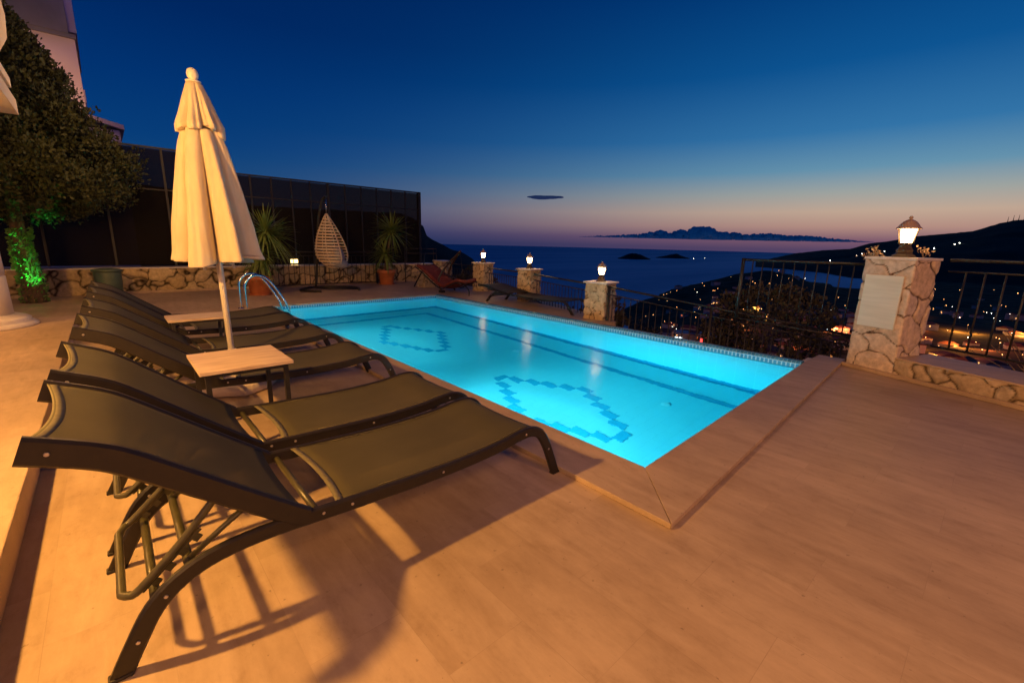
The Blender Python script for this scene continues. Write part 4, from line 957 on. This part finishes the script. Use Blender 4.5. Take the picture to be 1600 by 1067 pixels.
# clouds
def cloud(az0, az1, d, base, top, n, seed, flat=False):
    rnd = random.Random(seed); bm = bmesh.new()
    for k in range(n):
        u = k / (n - 1) + rnd.uniform(-.5, .5) / n; az = az0 + (az1 - az0) * u; h = top(u) * d; bs = base(u) * d
        if flat: r = Vector((d * R(az1 - az0) * .5, 600, h * .5)); az = (az0 + az1) / 2; 
        else: rr = max(h * rnd.uniform(.16, .42), 12); r = Vector((rr * rnd.uniform(.95, 1.5), rr * 1.3, rr))
        if flat: r = Vector((r.x * rnd.uniform(.35, .8), 500, r.z * rnd.uniform(.5, .9))); az += rnd.uniform(-.4, .4) * (az1 - az0)
        c = Vector(at_az(az, d + rnd.uniform(-300, 300), 1.3 + bs + (h - r.z) * (rnd.random() ** .75 if not flat else .5) * (1 if not flat else 1)))
        mt = Matrix.Translation(c) @ Matrix.Rotation(-R(az), 4, 'Z') @ Matrix.Diagonal((*r, 1))
        res = bmesh.ops.create_icosphere(bm, subdivisions=3, radius=1, matrix=mt)
        if flat:
            for v in res['verts']: v.co.z += 14 * noise.noise(v.co / 260)
        else:
            for v in res['verts']:
                dv = v.co - c; nf = noise.fractal(v.co / (rr * .5), 1, 2, 4); v.co = c + dv * (1 + .26 * nf)
                zb = 1.3 + bs
                if v.co.z < zb: v.co.z = zb - (zb - v.co.z) * .06
    me = bpy.data.meshes.new('cloud'); bm.to_mesh(me); bm.free(); me.materials.append(M['cloud'])
    for p in me.polygons: p.use_smooth = True
    o = bpy.data.objects.new('cloud', me); col.objects.link(o); tag(o, kind='structure')
def ctop(u):
    tab = [(50.4, .0006), (53, .0035), (55, .006), (57, .009), (58.5, .012), (59.9, .0185), (61, .014), (62.3, .0195), (63, .016), (63.9, .0255), (65.3, .0255), (66.5, .020), (68, .0150), (69.2, .0115), (70.4, .0145), (71.4, .0150), (72.4, .0115), (74, .012), (76, .0095), (78, .0055), (80.5, .0008)]
    return interp(tab, 50.4 + u * 30.1)
cloud(50.4, 80.5, 21000, lambda u: .0165 - .001 * u, ctop, 520, 3)
cloud(52.2, 53.4, 21000, lambda u: .0175, lambda u: .003 * math.sin(PI * min(1, max(0, u))) + .0006, 12, 5)
cloud(43.2, 48.0, 21000, lambda u: .0945, lambda u: .0058, 7, 9, True)

# ---------------------------------------------------------------- town on the hillside
rnd = random.Random(21)
def ground(az, d): return at_az(az, d, zland(az, d))
def house(label, az, d, s, lights, group, seed):
    r2 = random.Random(seed); x, y, z = ground(az, d); t = empty('town_house', (x, y, z - .5), r2.uniform(0, PI)); tag(t, label, 'house', group)
    w_, l_, h_ = s * r2.uniform(.8, 1.2), s * r2.uniform(.8, 1.3), r2.choice((3.2, 6.2, 6.4)); b_ = MB(); b_.box(-w_ / 2, w_ / 2, -l_ / 2, l_ / 2, -3, h_); b_.build('wall', 'house_wall', t)
    rf = MB(); o_ = .5; rf.add([(-w_ / 2 - o_, -l_ / 2 - o_, h_ + .01), (w_ / 2 + o_, -l_ / 2 - o_, h_ + .01), (w_ / 2 + o_, l_ / 2 + o_, h_ + .01), (-w_ / 2 - o_, l_ / 2 + o_, h_ + .01), (0, -l_ / 4, h_ + 2), (0, l_ / 4, h_ + 2)], [(3, 2, 1, 0), (0, 1, 4), (1, 2, 5, 4), (2, 3, 5), (3, 0, 4, 5)]); rf.build('roof', 'house_roof', t)
    for m_ in lights:
        # a lit window on each of the two sides that can be seen from the terrace
        wm = MB()
        for k in range(r2.choice((1, 2, 2, 3))):
            z0 = r2.choice((.9, .9, h_ - 2.2)); u = r2.uniform(-.4, .3); ww = r2.uniform(.8, 1.8)
            f_ = r2.randrange(4)
            if f_ == 0: wm.box(-w_ / 2 - .03, -w_ / 2 - .005, u * l_, u * l_ + ww, z0, z0 + 1.3)
            elif f_ == 1: wm.box(w_ / 2 + .005, w_ / 2 + .03, u * l_, u * l_ + ww, z0, z0 + 1.3)
            elif f_ == 2: wm.box(u * w_, u * w_ + ww, -l_ / 2 - .03, -l_ / 2 - .005, z0, z0 + 1.3)
            else: wm.box(u * w_, u * w_ + ww, l_ / 2 + .005, l_ / 2 + .03, z0, z0 + 1.3)
        wm.build('lit_window', m_, t)
    return t
used = []
def spot(dmin, dmax, a0, a1):
    for _ in range(200):
        az = rnd.uniform(a0, a1); d = dmin * (dmax / dmin) ** rnd.random()
        if d > interp(CD, az) * 1.0: continue
        if all(abs(az - a) * R(1) * d > 9 or abs(d - e_) > 10 for a, e_ in used): used.append((az, d)); return az, d
    return None
for i in range(125):
    q = spot(150, 1500, 61.5, 95)
    if not q: continue
    az, d = q; k = rnd.random()
    if k < .42: house('small dark unlit house on the hillside town below the terrace', az, d, rnd.uniform(7, 12), [], 'dark town houses', i)
    elif k < .86: house('small hillside house below the terrace with warm orange lit windows', az, d, rnd.uniform(7, 12), [rnd.choice(('warm_light', 'amber_light', 'warm_light'))], 'warmly lit town houses', i)
    else: house('small hillside house below the terrace with cold white lit windows', az, d, rnd.uniform(7, 12), ['white_light'], 'white lit town houses', i)
def street_lamp(az, d, white, h=6):
    x, y, z = ground(az, d); t = empty('street_lamp', (x, y, z))
    tag(t, 'tiny cold white street lamp in the town below' if white else 'tiny orange street lamp in the town below', 'street lamp', 'white street lamps in the town' if white else 'orange street lamps in the town')
    MB().tube([(0, 0, -1), (0, 0, h)], .07, 6).build('pole', 'iron', t); s_ = .07 + d * rnd.uniform(.00010, .00030); b_ = MB(); b_.lathe([(.02, h), (s_, h + s_ * .6), (s_, h + s_ * 1.3), (.02, h + s_ * 2)], 8); b_.build('bulb', 'bulb_white' if white else 'bulb_orange', t)
for i in range(215):
    q = spot(110, 1750, 58.5, 94)
    if q: street_lamp(q[0], q[1], rnd.random() < .18)
# lights along the crest road and on the mountain
for az, d in ((60.9, 880), (61.4, 900), (61.8, 905), (62.5, 900), (73.9, 1150), (74.3, 1180)): street_lamp(az, d, False)
for az, d, k in ((77.3, 3300, 1), (79.4, 3600, 1), (79.8, 3600, 1), (81.5, 3500, 0), (84.6, 3300, 1), (85.0, 3300, 1), (86.3, 3400, 1), (86.6, 3420, 1)):
    a = at_az(az, d, zmt(az, d) + 4); t = empty('mountain_lamp', a); tag(t, 'pinprick white light on the dark mountain across the bay', 'lamp', 'lamps on the mountain'); b_ = MB(); b_.lathe([(.1, 0), (1.8, 1), (1.8, 2.5), (.1, 3.5)], 8); b_.build('bulb', 'bulb_white', t); MB().tube([(0, 0, -8), (0, 0, 0)], .2, 6).build('pole', 'iron', t)
for az, k in ((89.2, 0), (89.5, 0), (89.8, 0), (90.1, 0)):
    d = 4600; a = at_az(az, d, zmt(az, d)); t = MB().tube([(0, 0, -5), (0, 0, 34)], [2.2, .8], 8).build('mast', 'iron', loc=a); tag(t, 'thin mast on the mountain summit at the right edge', 'mast', 'masts on the summit')
# bright shop front cluster
for lb, az, d, m_, s_ in (('long low shop with bright white lit front, brightest spot in the town', 64.9, 300, 'white_light', 8), ('shop with a vivid red lit front beside the white one', 66.5, 296, 'red_light', 4.5), ('building with dim green lit front right of the red shop', 67.6, 292, 'green_light', 4.5), ('building with a white lit doorway below the green one', 68.1, 274, 'white_light', 3), ('small lit kiosk left of the bright white shop', 63.5, 292, 'white_light', 4)):
    x, y, z = ground(az, d); t = empty('shop', (x, y, z), -R(az)); tag(t, lb, 'shop'); t.scale = (1.9, 1.9, 1.9); z -= 1
    MB().box(-s_ / 2, s_ / 2, 0, 5, -3, 3).build('wall', 'house_wall', t); MB().box(-s_ / 2 - .3, s_ / 2 + .3, -.6, 5.2, 3.005, 3.25).build('roof', 'house_wall', t)
    k = max(2, int(s_ / 1.3)); wm = MB(); r2 = random.Random(int(az * 10))
    for i in range(k):
        if r2.random() < .8: wm.box(-s_ / 2 + (i + .15) * s_ / k, -s_ / 2 + (i + r2.uniform(.5, .9)) * s_ / k, -.04, -.01, r2.uniform(.2, 1.0), r2.uniform(1.5, 2.6))
    wm.build('shop_window', m_, t)

# ---------------------------------------------------------------- lights
def plight(name, loc, e_, c, r=.05, kind='POINT'):
    l = bpy.data.lights.new(name, kind); l.energy = e_; l.color = c
    if kind in ('POINT', 'SPOT'): l.shadow_soft_size = r
    o = bpy.data.objects.new(name, l); col.objects.link(o); o.location = loc; return o
WARM = (1, .47, .10)
plight('porch_lamp_light', (-1.34, 2.39, 2.27), 560, WARM, .065)
plight('porch_lamp_light', (-2.6, 6.9, 2.3), 170, WARM, .08)
plight('house_lamp_light', (-3.2, -2.2, 3.4), 600, (1, .45, .15), .6)
plight('house_lamp_light', (1.4, -5.0, 3.4), 620, (1, .43, .18), .6)
plight('far_end_fill_light', (1.2, 9.4, 3.6), 130, (1, .50, .16), .12)  # unseen light added to brighten the yuccas and far deck
gl = plight('green_tree_light', (-.95, 11.55, .06), 170, (.04, 1, .10), .03, 'SPOT'); gl.data.spot_size = R(50); gl.data.spot_blend = .6
gl.rotation_euler = Vector((-.12, .5, .8)).to_track_quat('-Z', 'Y').to_euler()
for y in LAMPY:
    sl = plight('pool_light', (PX0 + .06, y, -.62), 470 if y < 5 else 190, (.92, .97, 1), .08, 'SPOT'); sl.data.spot_size = R(105); sl.data.spot_blend = .9; sl.rotation_euler = Vector((1, 0, -.75)).to_track_quat('-Z', 'Y').to_euler()
    l = plight('pool_light', (PX0 + .20, y, -.80), 215 if y < 5 else 95, (.74, .98, 1), .09)
l = plight('villa_uplight', (-.6, 20.6, 5.9), 62, (1, .44, .22), .2)
l = plight('villa_violet_light', (1.6, 21.2, 9.4), 40, (.45, .25, 1), .2)
l = plight('villa_violet_light', (1.7, 19.5, 4.9), 14, (.45, .25, 1), .1)
# garden lamp behind the wall
t = empty('garden_lamp', (3.94, 13.55, .0)); tag(t, 'small square yellow garden lamp glowing just above the far stone wall', 'garden lamp')
MB().box(-.07, .07, -.05, .05, .56, .60).build('base', 'bronze', t); MB().box(-.085, .085, -.04, .04, .601, .70).build('glass', 'garden_bulb', t)
GL = [(66.5, 165, 900), (70.5, 230, 2600), (75.0, 150, 1500), (77.0, 300, 4200), (80.5, 260, 3500), (84.5, 420, 9000), (86.5, 360, 7000), (88.5, 460, 12000), (90, 420, 9000), (63.6, 330, 3500), (68.5, 420, 6000), (78.5, 520, 9000), (72.0, 520, 7000), (88.0, 150, 1200), (85.2, 600, 16000), (87.4, 620, 15000), (89.4, 640, 18000), (65.5, 230, 1800), (62.6, 420, 3500), (82.5, 330, 5000), (79.2, 190, 2000), (74.0, 330, 3500), (67.8, 260, 2200)]
r3_ = random.Random(77)
for _ in range(20):
    d_ = r3_.uniform(180, 760); GL.append((r3_.uniform(61.5, 93), d_, 1500 + d_ * d_ * .05))
for az, d, e_ in GL:
    # each glow is a bare point light added near the closest house or lamp
    ca = min(used, key=lambda q: (math.radians(q[0] - az) * d) ** 2 + (q[1] - d) ** 2); az2 = ca[0] + math.degrees(6.5 / ca[1]) * r3_.choice((-1, 1)); d2 = ca[1] - 7
    x, y, z = ground(az2, d2); plight('town_glow_light', (x, y, z + 4.5), e_ * 1.3, (1, r3_.uniform(.20, .42), .06), .4)

# ---------------------------------------------------------------- render settings
sc.render.engine = 'CYCLES'
sc.cycles.use_denoising = True
sc.cycles.max_bounces = 10; sc.cycles.diffuse_bounces = 4; sc.cycles.glossy_bounces = 4; sc.cycles.transmission_bounces = 6; sc.cycles.transparent_max_bounces = 16; sc.cycles.volume_bounces = 0
sc.cycles.caustics_reflective = False; sc.cycles.caustics_refractive = True
sc.cycles.sample_clamp_indirect = 4; sc.cycles.use_light_tree = True
sc.view_settings.view_transform = 'Standard'; sc.view_settings.look = 'None'; sc.view_settings.exposure = 0; sc.view_settings.gamma = 1
